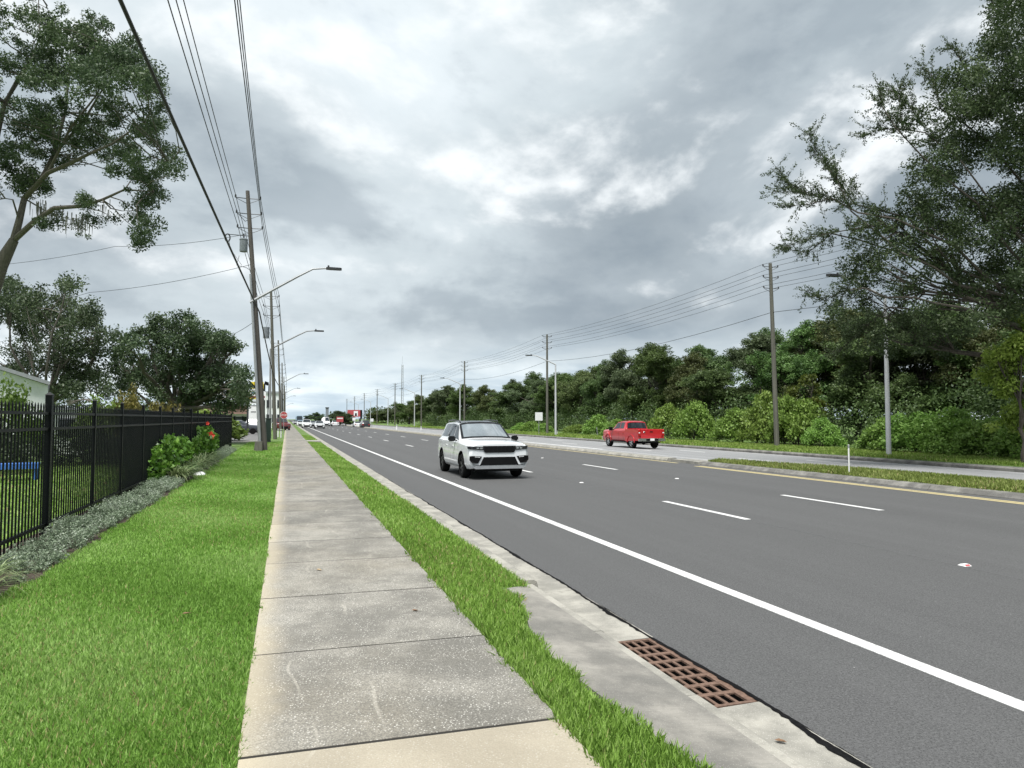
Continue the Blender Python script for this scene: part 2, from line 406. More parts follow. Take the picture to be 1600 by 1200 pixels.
M['suv_white'] = mat_carpaint('suv_white_paint', (0.78, 0.80, 0.82))
M['truck_red'] = mat_carpaint('truck_red_paint', (0.46, 0.008, 0.016), 0.3)
M['silver_under'] = plain('bumper_silver', (0.36, 0.37, 0.38), 0.35, 0.4)
M['red_sign'] = plain('sign_red', (0.42, 0.07, 0.075), 0.45)
M['yellow_sign'] = plain('sign_yellow', (0.80, 0.62, 0.03), 0.5)
M['blue'] = plain('blue_plastic', (0.05, 0.16, 0.50), 0.4)
M['brick_pink'] = plain('pinkish_stucco', (0.36, 0.22, 0.19), 0.85)
M['roof_grey'] = plain('roof_metal', (0.30, 0.31, 0.33), 0.5)
M['stucco'] = plain('white_stucco', (0.80, 0.81, 0.83), 0.85, var=0.06, sc=3)
M['green_box'] = plain('dark_green_steel', (0.018, 0.035, 0.028), 0.5)
M['bark'] = mat_wood_pole('bark_oak', (0.13, 0.115, 0.095))
M['bark_dark'] = mat_wood_pole('bark_dark', (0.07, 0.06, 0.048))
M['lawn'] = leafmat('lawn_blade', (0.145, 0.265, 0.045), (0.25, 0.43, 0.08), (0.40, 0.55, 0.19), 0.42, 0.55, 0.25, 0.0, (0.47, 0.40, 0.20))
M['rough_grass'] = leafmat('rough_grass_blade', (0.12, 0.165, 0.04), (0.19, 0.26, 0.06), (0.30, 0.35, 0.13), 0.3, 0.6, 0.25, 0.0, (0.42, 0.36, 0.19))
M['verge_grass'] = leafmat('verge_grass_blade', (0.14, 0.21, 0.04), (0.22, 0.32, 0.06), (0.34, 0.42, 0.13), 0.3, 0.6, 0.25, 0.0, (0.45, 0.40, 0.21))
M['oak_leaf'] = leafmat('oak_leaf', (0.030, 0.052, 0.020), (0.058, 0.092, 0.034), (0.105, 0.145, 0.062), 0.34)
M['oak_leaf2'] = leafmat('oak_leaf_left', (0.032, 0.052, 0.026), (0.062, 0.092, 0.042), (0.11, 0.145, 0.07), 0.3)
M['wood_leaf'] = leafmat('wood_leaf', (0.042, 0.072, 0.024), (0.085, 0.13, 0.042), (0.145, 0.20, 0.073), 0.33, objvar=0.3)
M['bush_leaf'] = leafmat('bush_leaf', (0.10, 0.175, 0.03), (0.175, 0.29, 0.055), (0.28, 0.41, 0.105), 0.32, objvar=0.15)
M['maple_leaf'] = leafmat('maple_leaf', (0.15, 0.25, 0.04), (0.27, 0.41, 0.07), (0.40, 0.54, 0.14), 0.35, objvar=0.1)
M['silver_leaf'] = leafmat('silver_leaf', (0.10, 0.14, 0.085), (0.24, 0.31, 0.20), (0.48, 0.53, 0.44), 0.3, objvar=0.1)
M['liriope'] = leafmat('liriope_blade', (0.07, 0.12, 0.04), (0.16, 0.23, 0.09), (0.36, 0.42, 0.22), 0.3, objvar=0.1)
M['hibiscus'] = leafmat('hibiscus_leaf', (0.05, 0.11, 0.014), (0.12, 0.23, 0.03), (0.24, 0.38, 0.07), 0.3, 0.3, 0.5, objvar=0.1)
M['petal'] = plain('hibiscus_petal', (0.72, 0.05, 0.02), 0.5)
M['croton'] = leafmat('croton_leaf', (0.08, 0.06, 0.02), (0.15, 0.14, 0.035), (0.24, 0.20, 0.05), 0.25)
M['moss'] = leafmat('spanish_moss', (0.10, 0.10, 0.08), (0.15, 0.15, 0.12), (0.2, 0.2, 0.16), 0.2)

# ------------------------------------------------------------------ the setting: ground, roads, pavement
Z_WALK = 0.25
def strip_mesh(name, prof, y0, y1, ny=1):
    """sheet with cross-section prof [(x, z)] drawn out along Y"""
    ys = np.linspace(y0, y1, ny + 1); v = [(x, y, z) for y in ys for x, z in prof]; n = len(prof)
    f = [(j * n + i, j * n + i + 1, (j + 1) * n + i + 1, (j + 1) * n + i) for j in range(ny) for i in range(n - 1)]
    me = bpy.data.meshes.new(name); me.from_pydata(v, [], f); me.update(); return me
GPROF = [(-1800, 0.2), (-60, 0.22), (-3.2, 0.235), (-2.3, 0.235), (-0.2, 0.225), (1.40, 0.225), (2.39, 0.13), (2.42, -0.12), (3.1, -0.12),
         (16, -0.14), (28.6, -0.45), (28.75, -0.45), (28.8, -0.10), (33, -0.05), (60, 0.0), (1800, 0.2)]
ground = tag(link('ground', strip_mesh('ground', GPROF, -120, 3500, 2), M['ground']), kind='structure')
def zg(x):
    xs = [p[0] for p in GPROF]; return np.interp(x, xs, [p[1] for p in GPROF])
def zfar(X): return -0.012 - 0.31 * (X - 16.0) / 12.6

near_road = tag(link('road', strip_mesh('road', [(2.995, 0.0), (6, 0.002), (11, 0.002), (16.05, 0.0)], -60, 1500, 4), M['asphalt']), kind='structure')
far_road = tag(link('road', strip_mesh('far_road', [(16.0, zfar(16)), (22, zfar(22)), (28.6, zfar(28.6))], -60, 1500, 4), M['asphalt_old']), kind='structure')
lot = tag(link('parking_lot', strip_mesh('parking_lot', [(-55, 0.262), (-2.0, 0.262)], 53, 92, 1), M['asphalt_lot']), kind='structure')
def mark(parent, name, x0, x1, y0, y1, z, mat):
    m = MB(); m.box(x0, x1, y0, y1, z + 0.001, z + 0.005); return m.build(name, mat, parent)
mark(near_road, 'edge_line', 4.49, 4.645, -20, 700, 0.001, M['white_line'])
mark(near_road, 'yellow_line', 15.28, 15.42, -20, 24.6, 0.001, M['yellow_line'])
mark(near_road, 'yellow_line', 15.50, 15.62, -20, 24.6, 0.001, M['yellow_line'])
mark(near_road, 'yellow_line', 15.62, 15.76, 26.5, 400, 0.001, M['yellow_line'])
def dash_set(parent, X, y0, zf, n, mat, L_=3.05):
    me = None
    for k in range(n):
        y = y0 + k * 12.19
        m = MB().box(-0.07, 0.07, 0, L_, 0.001, 0.005)
        if me is None: me = m.mesh('lane_dash')
        o = link('lane_dash', me, mat, parent, (X, y, zf))
dash_set(near_road, 8.15, 11.3 - 12.19, 0.002, 34, M['white_line'])
dash_set(near_road, 11.56, 11.6 - 12.19, 0.002, 34, M['white_line'])
for X, y0 in ((22.1, 28.3 - 24.38), (25.2, 27.0 - 24.38)): dash_set(far_road, X, y0, zfar(X), 26, M['white_line'])
mark(far_road, 'edge_line', 28.05, 28.2, -20, 500, zfar(28.1), M['worn_line'])
mark(far_road, 'edge_line', 19.0, 19.15, -20, 500, zfar(19.1) , M['worn_line'])
mark(far_road, 'turn_lane_line', 19.3, 19.55, 42, 58, zfar(19.4), M['white_line'])
# thin joint seam between the lanes and ragged tar lip along the gutter
seam = MB()
for k in range(40): seam.box(8.11 + 0.01 * sin(k), 8.123 + 0.01 * sin(k), -6 + k * 1.6, -4.42 + k * 1.6, 0.0025, 0.0045)
seam.build('joint_seam', plain('seam', (0.11, 0.11, 0.11), 0.9), near_road)
rng = np.random.default_rng(5)
lip_v, lip_f = [], []
ys = np.arange(1.0, 26, 0.045); off = np.cumsum(rng.normal(0, 0.006, len(ys))); off -= np.interp(ys, ys[::60], off[::60]) * 0.85
wd = np.clip(0.028 + 0.024 * rng.random(len(ys)) + 0.035 * np.maximum(0, np.sin(ys * 2.1 + 1.0)) ** 6, 0.012, 0.09) * np.interp(ys, [1, 7, 14, 26], [1.25, 1.0, 0.8, 0.4])
for i, y in enumerate(ys):
    a = 3.0 + off[i] * 0.5 - wd[i] * 0.75; lip_v += [(a, y, 0.016), (a + wd[i], y, 0.012)]
    if i: b = 2 * i; lip_f.append((b - 2, b - 1, b + 1, b))
lm = bpy.data.meshes.new('tar_edge'); lm.from_pydata(lip_v, [], lip_f); link('tar_edge', lm, M['tar'], near_road)

# sidewalk, one slab after another
sidewalk = tag(empty('sidewalk', (0, 0, 0)), kind='structure')
jt = [-2.6, -1.02, 0.55, 2.10, 3.67, 5.21, 6.81, 8.41, 9.86, 11.5]
while jt[-1] < 62: jt.append(jt[-1] + 1.57)
rs = random.Random(3)
for k in range(len(jt) - 1):
    y0, y1 = jt[k] + 0.013, jt[k + 1] - 0.013
    m = MB(); dz = rs.uniform(0.0, 0.003); sk = 0.012 if k > 3 else 0.0
    x0, x1 = -0.2 + rs.uniform(-.006, .006), 1.42 + rs.uniform(-.006, .006); zt = Z_WALK + dz; b = 0.003
    # slab with eased edges; joints run slightly askew
    P = lambda x, y, z: (x, y + (x - 0.6) * -0.02, z)
    m.add([P(x0, y0, 0.1), P(x1, y0, 0.1), P(x1, y1, 0.1), P(x0, y1, 0.1), P(x0, y0, zt - b), P(x1, y0, zt - b), P(x1, y1, zt - b), P(x0, y1, zt - b),
           P(x0 + b, y0 + b, zt), P(x1 - b, y0 + b, zt), P(x1 - b, y1 - b, zt), P(x0 + b, y1 - b, zt)],
          [(0, 3, 2, 1), (0, 1, 5, 4), (1, 2, 6, 5), (2, 3, 7, 6), (3, 0, 4, 7), (4, 5, 9, 8), (5, 6, 10, 9), (6, 7, 11, 10), (7, 4, 8, 11), (8, 9, 10, 11)])
    m.build('slab', M['walk_new'] if jt[k + 1] < 3.7 else M['walk'], sidewalk)
MB().box(-0.19, 1.41, jt[0], jt[-1], 0.08, 0.2482).build('joint_filler', plain('joint_dirt_shade', (0.018, 0.016, 0.013), 0.95), sidewalk)  # dirt fill almost flush; its near-black colour also paints the shade in the joints
far_walk = MB()
y = jt[-1]
while y < 420: far_walk.box(-0.2, 1.42, y + 0.01, y + 1.56, 0.1, Z_WALK); y += 1.57
o = far_walk.build('far_slab', M['walk'], sidewalk); o['kind'] = 'stuff'
# concrete walk crossing the grass strip farther on
m = MB(); m.box(1.425, 2.395, 53.2, 56.4, 0.05, 0.247); tag(m.build('crossing_walk', M['kerb']), kind='structure')

# kerb and gutter, in cast sections
kerb = tag(empty('kerb', (0, 0, 0)), kind='structure')
prof = [(2.40, -0.1), (2.40, 0.14), (2.415, 0.15), (2.53, 0.15), (2.565, 0.13), (2.60, 0.005), (2.99, 0.013), (2.99, -0.1)]
back = [(2.40, -0.1), (2.40, 0.11), (2.51, 0.108), (2.522, 0.095), (2.524, -0.1)]
prof_low = [(2.40, -0.1), (2.40, 0.11), (2.51, 0.11), (2.535, 0.095), (2.57, 0.005), (2.99, 0.013), (2.99, -0.1)]
def kerb_sec(p, y0, y1, mat=None): MB().prism(p, y0 + 0.004, y1 - 0.004, 'xz').build('kerb_section', mat or M['kerb'], kerb)
for a, b in ((-3, -0.5), (-0.5, 1.8), (1.8, 4.04)): kerb_sec(prof_low, a, b)
kerb_sec(back, 4.04, 5.47)
y = 5.47
for i_, L_ in enumerate([1.75, 3.05] + [3.05] * 16): kerb_sec(prof_low if i_ == 0 else prof, y, y + L_); y += L_
m = MB(); m.prism(prof, y, 420, 'xz'); m.build('kerb_run', M['kerb'], kerb)
# inlet apron, cast round the storm drain
ap = [(2.36, 7.02), (2.12, 6.86), (2.10, 6.5), (2.02, 6.0), (1.87, 5.45), (1.78, 4.95), (1.78, 4.4), (1.83, 3.7), (1.90, 3.1), (1.94, 2.4), (1.9, 1.4), (1.92, -1), (2.3985, -1), (2.3985, 7.02)]
m = MB(); n = len(ap)
zt = lambda x: 0.142 + (2.395 - x) * 0.115
m.add([(x, y, 0.0) for x, y in ap] + [(x, y, zt(x)) for x, y in ap], [tuple(range(n)), tuple(range(n, 2 * n))] + [(i, (i + 1) % n, (i + 1) % n + n, i + n) for i in range(n)])
tag(m.build('drain_apron', M['apron']), kind='structure')

# storm drain grate: iron frame, long bars and cross bars over a solid black block that stands in for the shade below
grate = tag(empty('storm_drain_grate', (2.742, 4.755, 0.0)), 'rusty brown iron storm drain grate with rows of slots in the gutter', 'drain grate')
gx, gy, t = 0.213, 0.705, 0.018
m = MB(); m.box(-gx, gx + 0.028, -gy, -gy + 0.03, -0.03, 0.010); m.box(-gx, gx + 0.028, gy - 0.03, gy, -0.03, 0.010)
m.box(-gx, -gx + 0.012, -gy + 0.03, gy - 0.03, -0.03, 0.010); m.box(gx - 0.035, gx + 0.028, -gy + 0.03, gy - 0.03, -0.03, 0.010); m.build('frame', M['rust'], grate)
NR = 8
pit_h = (2 * gy - 0.06) / NR
for k in range(1, NR):
    yk = -gy + 0.03 + k * pit_h
    MB().box(-gx + 0.012, gx - 0.035, yk - 0.022, yk + 0.022, -0.002, 0.009).build('cross_bar', M['rust'], grate)
for k in range(1, 5):
    xk = -gx + 0.012 + (2 * gx - 0.047) * k / 5.0 
    MB().box(xk - 0.012, xk + 0.012, -gy + 0.03, gy - 0.03, -0.002, 0.0078).build('long_bar', M['rust'], grate)
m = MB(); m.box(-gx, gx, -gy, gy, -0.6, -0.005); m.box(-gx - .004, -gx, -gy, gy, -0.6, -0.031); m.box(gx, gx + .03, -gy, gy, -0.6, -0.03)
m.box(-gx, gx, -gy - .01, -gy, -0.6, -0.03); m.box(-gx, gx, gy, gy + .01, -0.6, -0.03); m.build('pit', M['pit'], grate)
# the black block needs a hole in the ground sheet: sink that strip of it
for v in ground.data.vertices:
    if 2.4 < v.co.x < 3.2: v.co.z = -0.7

# median: kerbs, grass bank and the narrow concrete separator beyond
median = tag(empty('median', (0, 0, 0)), kind='structure')
mk = [(16.05, -0.1), (16.08, 0.02), (16.18, 0.11), (16.42, 0.13), (16.42, -0.1)]
y = -22.0
while y < 24.4: MB().prism(mk, y + 0.006, y + 3.04, 'xz').build('kerb_section', M['kerb_dirty'], median); y += 3.05
mg = [(16.42, -24), (18.75, -24), (18.75, 9), (18.55, 13), (17.9, 18), (17.25, 22), (16.95, 25.2), (16.42, 25.4)]
def mz(x): return 0.13 + 0.10 * sin(min(1, max(0, (x - 16.42) / 2.3)) * pi)
bm = bmesh.new(); fv = [bm.verts.new((x, yy, 0.13)) for x, yy in mg]; f = bm.faces.new(fv)
r = bmesh.ops.extrude_face_region(bm, geom=[f]); bmesh.ops.translate(bm, verts=[g for g in r['geom'] if isinstance(g, bmesh.types.BMVert)], vec=(0, 0, -0.35))
bmesh.ops.recalc_face_normals(bm, faces=bm.faces); me = bpy.data.meshes.new('median_bank'); bm.to_mesh(me); bm.free(); link('grass_bank', me, M['ground'], median)
MB().prism([(16.0, 25.42), (16.95, 25.25), (16.75, 27.2), (16.02, 27.6)], -0.1, 0.115).build('nose', M['kerb'], median)
sp = [(15.86, -0.1), (15.88, 0.06), (15.96, 0.15), (16.34, 0.15), (16.42, 0.06), (16.44, -0.12)]
y = 27.7
for k in range(16): MB().prism(sp, y + 0.006, y + 3.04, 'xz').build('separator_section', M['kerb'], median); y += 3.05
MB().prism(sp, y, 400, 'xz').build('separator_run', M['kerb'], median)
# far kerb
fk = tag(MB().prism([(28.58, -0.45), (28.58, -0.2), (28.66, -0.13), (28.86, -0.12), (28.86, -0.45)], -40, 600, 'xz').build('far_kerb', M['kerb_dirty']), kind='structure')

# raised reflective lane markers
def stud(X, Y, z, label, face):
    s = tag(empty('lane_reflector', (X, Y, z)), label, 'road stud', 'reflective studs on the near carriageway')
    m = MB(); m.add([(-.05, -.05, 0), (.05, -.05, 0), (.05, .05, 0), (-.05, .05, 0), (-.04, -.022, .019), (.04, -.022, .019), (.04, .022, .019), (-.04, .022, .019)],
                    [(0, 3, 2, 1), (4, 5, 6, 7), (0, 1, 5, 4), (1, 2, 6, 5), (2, 3, 7, 6), (3, 0, 4, 7)]); m.build('housing', M['white_plastic'], s)
    MB().add([(-.035, -.0475, .004), (.035, -.0475, .004), (.033, -.026, .0185), (-.033, -.026, .0185)], [(0, 1, 2, 3)]).build('lens', face, s)
    return s
s1 = stud(8.22, 6.95, 0.003, 'red and white road stud lying nearest the camera on the near carriageway', M['red_sign'])
s1.scale = (1.1, 1.1, 1.1)
for X, Y, lb in ((8.2, 19.2, 'white road stud in front of the white SUV between first and second lanes'), (11.58, 7.5, 'white road stud at right of frame beside the second lane line'),
                 (11.58, 19.6, 'white road stud between the long dash and the red pickup'), (11.58, 31.8, 'white road stud just right of the white SUV in the second lane line'),
                 (8.2, 31.4, 'white road stud left of and behind the white SUV'), (22.15, 22.3, 'white road stud on the far carriageway behind the median grass')):
    stud(X, Y, 0.003 if X < 16 else zfar(X) + 0.002, lb, M['white_line'])

# planting bed
m = MB(); m.box(-3.35, -2.36, 4.5, 39.5, 0.15, 0.243); tag(m.build('planting_bed', M['soil']), kind='structure')

# ------------------------------------------------------------------ grass blades
def blades(pts, L_, W_, rng, lean=0.7, vbase=0.5, vvar=0.28, curl=0.5):
    n = len(pts); a = rng.uniform(0, 2 * pi, n); h = np.stack([np.cos(a), np.sin(a), np.zeros(n)], 1); s = np.stack([-np.sin(a), np.cos(a), np.zeros(n)], 1)
    th = np.abs(rng.normal(0, lean, n)).clip(0, 1.35); th2 = (th + curl * rng.random(n)).clip(0, 1.6)
    up = np.array([0, 0, 1.0])
    L_ = (L_ * rng.uniform(0.6, 1.25, n))[:, None]; w = (W_ * rng.uniform(0.7, 1.2, n))[:, None] * 0.5
    mid = pts + (up * np.cos(th)[:, None] + h * np.sin(th)[:, None]) * L_ * 0.55
    tip = mid + (up * np.cos(th2)[:, None] + h * np.sin(th2)[:, None]) * L_ * 0.45
    V = np.stack([pts - s * w * 0.8, pts + s * w * 0.8, mid + s * w, tip, mid - s * w], 1)
    v = (vbase + rng.normal(0, vvar * 0.6, n) + 0.12 * np.sin(pts[:, 0] * 2.3 + np.sin(pts[:, 1] * 0.9) * 2) + 0.10 * np.sin(pts[:, 1] * 1.7 + pts[:, 0])).clip(0, 0.93)
    v[rng.random(n) < 0.035 + 0.03 * np.sin(pts[:, 0] * 1.1 + pts[:, 1] * 0.7)] = 1.0
    return V, v
def grass_obj(name, zones, mat, rng, label, cat='grass', lean=0.9, zfun=None, **k):
    Vs, vs_ = [], []
    for (xa, xb, ya, yb, dens, L_, W_, keep) in zones:
        n = int((xb - xa) * (yb - ya) * dens); p = np.stack([rng.uniform(xa, xb, n), rng.uniform(ya, yb, n), np.zeros(n)], 1)
        if keep is not None: p = p[keep(p[:, 0], p[:, 1])]
        p[:, 2] = (zfun(p[:, 0]) if zfun else zg(p[:, 0])) - 0.01
        V, v = blades(p, np.full(len(p), L_), np.full(len(p), W_), rng, lean, **k); Vs.append(V); vs_.append(v)
    o = link(name, quads_mesh(name, np.concatenate(Vs), 5, np.concatenate(vs_)), mat)
    return tag(o, label, cat, kind='stuff')
rng = np.random.default_rng(11)
edgeN = lambda x, y: np.sin(y * 5.1) * 0.02 + np.sin(y * 13.7) * 0.012
inl = lambda x, y: (x > -2.42 + 0.05 * np.sin(y * 3.1) + 0.03 * np.sin(y * 7.7)) & (x < -0.205 + edgeN(x, y))
grass_obj('lawn_grass', [(-2.5, -0.17, 2.6, 5.5, 14000, 0.062, 0.0055, inl), (-2.5, -0.17, 5.5, 9, 8500, 0.06, 0.007, inl), (-2.5, -0.17, 9, 15, 4500, 0.058, 0.010, inl),
                         (-2.5, -0.17, 15, 26, 1900, 0.055, 0.015, inl), (-2.6, -0.17, 26, 53, 420, 0.07, 0.032, inl)], M['lawn'], rng,
          'bright green mown lawn between the fence bed and the sidewalk')
apx = np.array([p[1] for p in ap[2:12]])[::-1]; apv = np.array([p[0] for p in ap[2:12]])[::-1]
def instrip(x, y):
    lim = np.where(y < 6.95, np.interp(y, apx, apv) + 0.035 * np.sin(y * 9) + 0.03 * np.sin(y * 4.3), 2.405 + 0.02 * np.sin(y * 7))
    return (x > 1.41 + edgeN(x, y)) & (x < lim) & ~((y > 53) & (y < 56.5))
grass_obj('verge_strip_grass', [(1.38, 2.45, 1.8, 5.5, 11000, 0.085, 0.0068, instrip), (1.38, 2.45, 5.5, 9, 6500, 0.08, 0.009, instrip), (1.38, 2.45, 9, 15, 2600, 0.085, 0.014, instrip),
                                (1.38, 2.45, 15, 28, 1100, 0.08, 0.02, instrip), (1.38, 2.45, 28, 75, 330, 0.08, 0.035, instrip)], M['lawn'], rng,
          'green grass strip between the sidewalk and the kerb', lean=1.0, vbase=0.42)
inmed = lambda x, y: (x < np.interp(y, [9, 13, 18, 22, 25.2], [18.75, 18.55, 17.9, 17.25, 16.95])) & (y < 25.3)
grass_obj('median_grass', [(16.40, 18.75, 9, 25.4, 1500, 0.11, 0.02, inmed)], M['rough_grass'], rng, 'dull green mown grass on the median bank',
          zfun=lambda x: 0.13 + 0.10 * np.sin(np.clip((x - 16.42) / 2.3, 0, 1) * np.pi))
grass_obj('far_verge_grass', [(28.84, 33.5, 14, 45, 260, 0.17, 0.04, None), (28.84, 33, 45, 90, 110, 0.19, 0.07, None), (28.84, 33, 90, 190, 30, 0.22, 0.14, None)], M['verge_grass'], rng,
          'green grass verge beyond the far carriageway', lean=0.45)
grass_obj('yard_grass', [(-14, -3.4, 9, 30, 160, 0.09, 0.035, None)], M['lawn'], rng, 'grass of the yard behind the black fence', vbase=0.55)

# ------------------------------------------------------------------ leaves and trees
def unit(a): return a / np.maximum(np.linalg.norm(a, axis=1, keepdims=True), 1e-9)
def leaf_quads(P, size, rng, aspect=0.55, up=0.5, fold=0.12, dirs=None):
    n = len(P); nrm = unit(rng.normal(0, 1, (n, 3)) + np.array([0, 0, up]))
    t = rng.normal(0, 1, (n, 3)) if dirs is None else dirs + rng.normal(0, 0.45, (n, 3))
    t = unit(t - nrm * np.sum(t * nrm, 1, keepdims=True)); b = np.cross(nrm, t)
    l = (size * rng.uniform(0.65, 1.3, n))[:, None]; w = l * aspect * 0.5
    return np.stack([P - t * l * 0.5, P + b * w + nrm * l * fold, P + t * l * 0.5, P - b * w + nrm * l * fold], 1)
def clump_leaves(C, Rr, n_each, size, rng, squash=0.8, v0=0.5, **k):
    """C (m,3) clump centres, Rr (m,) radii"""
    m = len(C); cnt = np.maximum(3, (n_each * (Rr / Rr.mean()) ** 2)).astype(int)
    idx = np.repeat(np.arange(m), cnt); n = len(idx)
    d = unit(rng.normal(0, 1, (n, 3))); rad = Rr[idx] * np.minimum(rng.random(n) ** 0.55 * 1.05, 1.3)
    off = d * rad[:, None]; off[:, 2] *= squash
    P = C[idx] + off
    cv = rng.normal(0, 0.14, m)
    v = (v0 + cv[idx] + rng.normal(0, 0.17, n)).clip(0, 1)
    return leaf_quads(P, np.full(n, size), rng, dirs=d * 0.6, **k), v
def limb(mb, a, b, r0, r1, rng, bend=0.12, n=6, sides=6, sag=0.0):
    a, b = Vector(a), Vector(b); d = (b - a); L_ = d.length
    o1 = Vector(rng.normal(0, 1, 3)) * L_ * bend; pts, rad = [], []
    for i in range(n + 1):
        t = i / n; w = sin(pi * t)
        pts.append(a.lerp(b, t) + o1 * w * (1 - 0.5 * t) + Vector((0, 0, -sag * L_ * w)) + (Vector(rng.normal(0, 0.012, 3)) * L_ if 0 < i < n else Vector((0, 0, 0))))
        rad.append(r0 + (r1 - r0) * t ** 0.8)
    mb.tube(pts, rad, sides, caps=False); return pts

def gen_tree(seed, H, Rw, trunk_h, nclump, nleaf, leaf, trunk_r=None, clump_r=0.2, skirt=0.0):
    """returns (crown mesh, trunk mesh) of a broad-leaved tree standing at the origin"""
    rng = np.random.default_rng(seed); tr = trunk_r or H * 0.02
    # lobes: a few big masses, so that the outline is uneven
    nl = 13; lob = []
    for i in range(nl):
        a = 2 * pi * i / nl + rng.uniform(-.4, .4); q = rng.uniform(0.15, 0.72)
        lob.append((np.array([cos(a) * Rw * q, sin(a) * Rw * q, trunk_h + (H - trunk_h) * rng.uniform(0.05, 0.78)]), rng.uniform(0.22, 0.42) * Rw))
    lob.append((np.array([rng.uniform(-.2, .2) * Rw, rng.uniform(-.2, .2) * Rw, H - 0.34 * Rw]), 0.30 * Rw))
    C = []
    while len(C) < nclump:
        c, r = lob[rng.integers(len(lob))]
        d = rng.normal(0, 1, 3); d /= np.linalg.norm(d); p = c + d * r * rng.uniform(0.25, 1.05) * np.array([1, 1, 0.85])
        if p[2] < trunk_h * (1 - skirt) * 0.75: continue
        C.append(p)
    C = np.array(C); Rr = Rw * clump_r * rng.uniform(0.6, 1.25, len(C))
    V, v = clump_leaves(C, Rr, nleaf, leaf, rng)
    cm = quads_mesh('crown', V, 4, v); cm.materials.append(M['wood_leaf'])
    mb = MB(); top = np.array([rng.uniform(-.1, .1) * Rw, rng.uniform(-.1, .1) * Rw, trunk_h + (H - trunk_h) * 0.55])
    tp = limb(mb, (0, 0, -0.2), top, tr * 1.25, tr * 0.35, rng, 0.05, 8, 8)
    for c, r in lob:
        k = tp[int(rng.integers(3, 7))]; q = limb(mb, k, c, tr * 0.5, tr * 0.16, rng, 0.1, 5, 6)
        for p in C[np.argsort(np.linalg.norm(C - c, axis=1))[:7]]:
            limb(mb, q[int(rng.integers(2, 5))], p, tr * 0.15, tr * 0.04, rng, 0.12, 3, 4)
    tm = mb.mesh('trunk'); tm.materials.append(M['bark_dark'])
    return cm, tm
def place_tree(name, meshes, loc, s, rz, label, group=None, cat='tree', leafm=None):
    t = tag(empty(name, loc, rz), label, cat, group); t.scale = s if hasattr(s, '__len__') else (s, s, s)
    for nm, me in zip(('crown', 'trunk'), meshes):
        o = link(nm, me, None, t)
        if leafm and nm == 'crown': o.material_slots[0].link = 'OBJECT'; o.material_slots[0].material = leafm
    return t
ORD = ['first', 'second', 'third', 'fourth', 'fifth', 'sixth', 'seventh', 'eighth', 'ninth', 'tenth', 'eleventh', 'twelfth', 'thirteenth', 'fourteenth', 'fifteenth',
       'sixteenth', 'seventeenth', 'eighteenth', 'nineteenth', 'twentieth', 'twenty-first', 'twenty-second', 'twenty-third', 'twenty-fourth', 'twenty-fifth', 'twenty-sixth', 'twenty-seventh', 'twenty-eighth', 'twenty-ninth', 'thirtieth',
       'thirty-first', 'thirty-second', 'thirty-third', 'thirty-fourth', 'thirty-fifth', 'thirty-sixth', 'thirty-seventh', 'thirty-eighth', 'thirty-ninth', 'fortieth']
# --- the wood beyond the far carriageway
variants = [gen_tree(100 + i, 12.0, 4.6, 3.0, 520, 105, 0.19, 0.2, 0.115, 0.65) for i in range(6)]
# front row: (photo x, photo y of the top, X of the trunk)
row = [(1640, 470, 44), (1570, 455, 45), (1500, 470, 44), (1430, 480, 46), (1365, 485, 43), (1300, 482, 45), (1250, 497, 42), (1195, 512, 43), (1130, 572, 41), (1083, 545, 42), (1030, 530, 41), (985, 545, 42),
       (945, 560, 41), (905, 574, 40), (868, 578, 41), (835, 588, 40), (800, 597, 41), (765, 601, 40), (728, 599, 39), (700, 598, 40), (680, 606, 40), (660, 615, 39), (640, 624, 40), (622, 631, 39), (606, 637, 40), (592, 641, 39)]
WL = [M['wood_leaf'], leafmat('wood_leaf_olive', (0.052, 0.072, 0.024), (0.10, 0.127, 0.043), (0.165, 0.197, 0.077), 0.3), leafmat('wood_leaf_fresh', (0.046, 0.087, 0.024), (0.094, 0.157, 0.043), (0.157, 0.24, 0.075), 0.3), leafmat('wood_leaf_grey', (0.048, 0.07, 0.031), (0.09, 0.12, 0.055), (0.145, 0.182, 0.094), 0.3)]
rt = random.Random(8); total = len(row)
for i, (px, py, X) in enumerate(row):
    p = at_x(px, py, X); H = max(5.0, p.z + 0.1); k = i % 6
    w = (1.15 + 0.25 * rt.random()) * (1.0 if i < 14 else 1.15)
    place_tree('wood_tree', variants[k], (X, p.y, -0.1), (w * H / 12 * 0.95 if H > 9 else w, w * H / 12 if H > 9 else w, H / 12.0), rt.uniform(0, 6.28),
               'dark green leafy tree in the front of the wood, %s counted from the right edge' % ORD[i], 'front trees of the roadside wood', 'tree', WL[i % 4])
for i in range(13):                  # second rank fills the wood behind
    Y = 22 + i * 11.5 + rt.uniform(-2, 2); X = rt.uniform(50, 54); Hh = 13.0 + rt.uniform(-1, 1.5)
    if Y > 62: Hh -= 1.5
    place_tree('wood_tree', variants[(i * 2 + 1) % 5], (X, Y, -0.1), (1.35, 1.35, Hh / 12), rt.uniform(0, 6.28),
               'dark tree in the second rank of the wood, %s counted from the near end' % ORD[i], 'rear trees of the roadside wood')
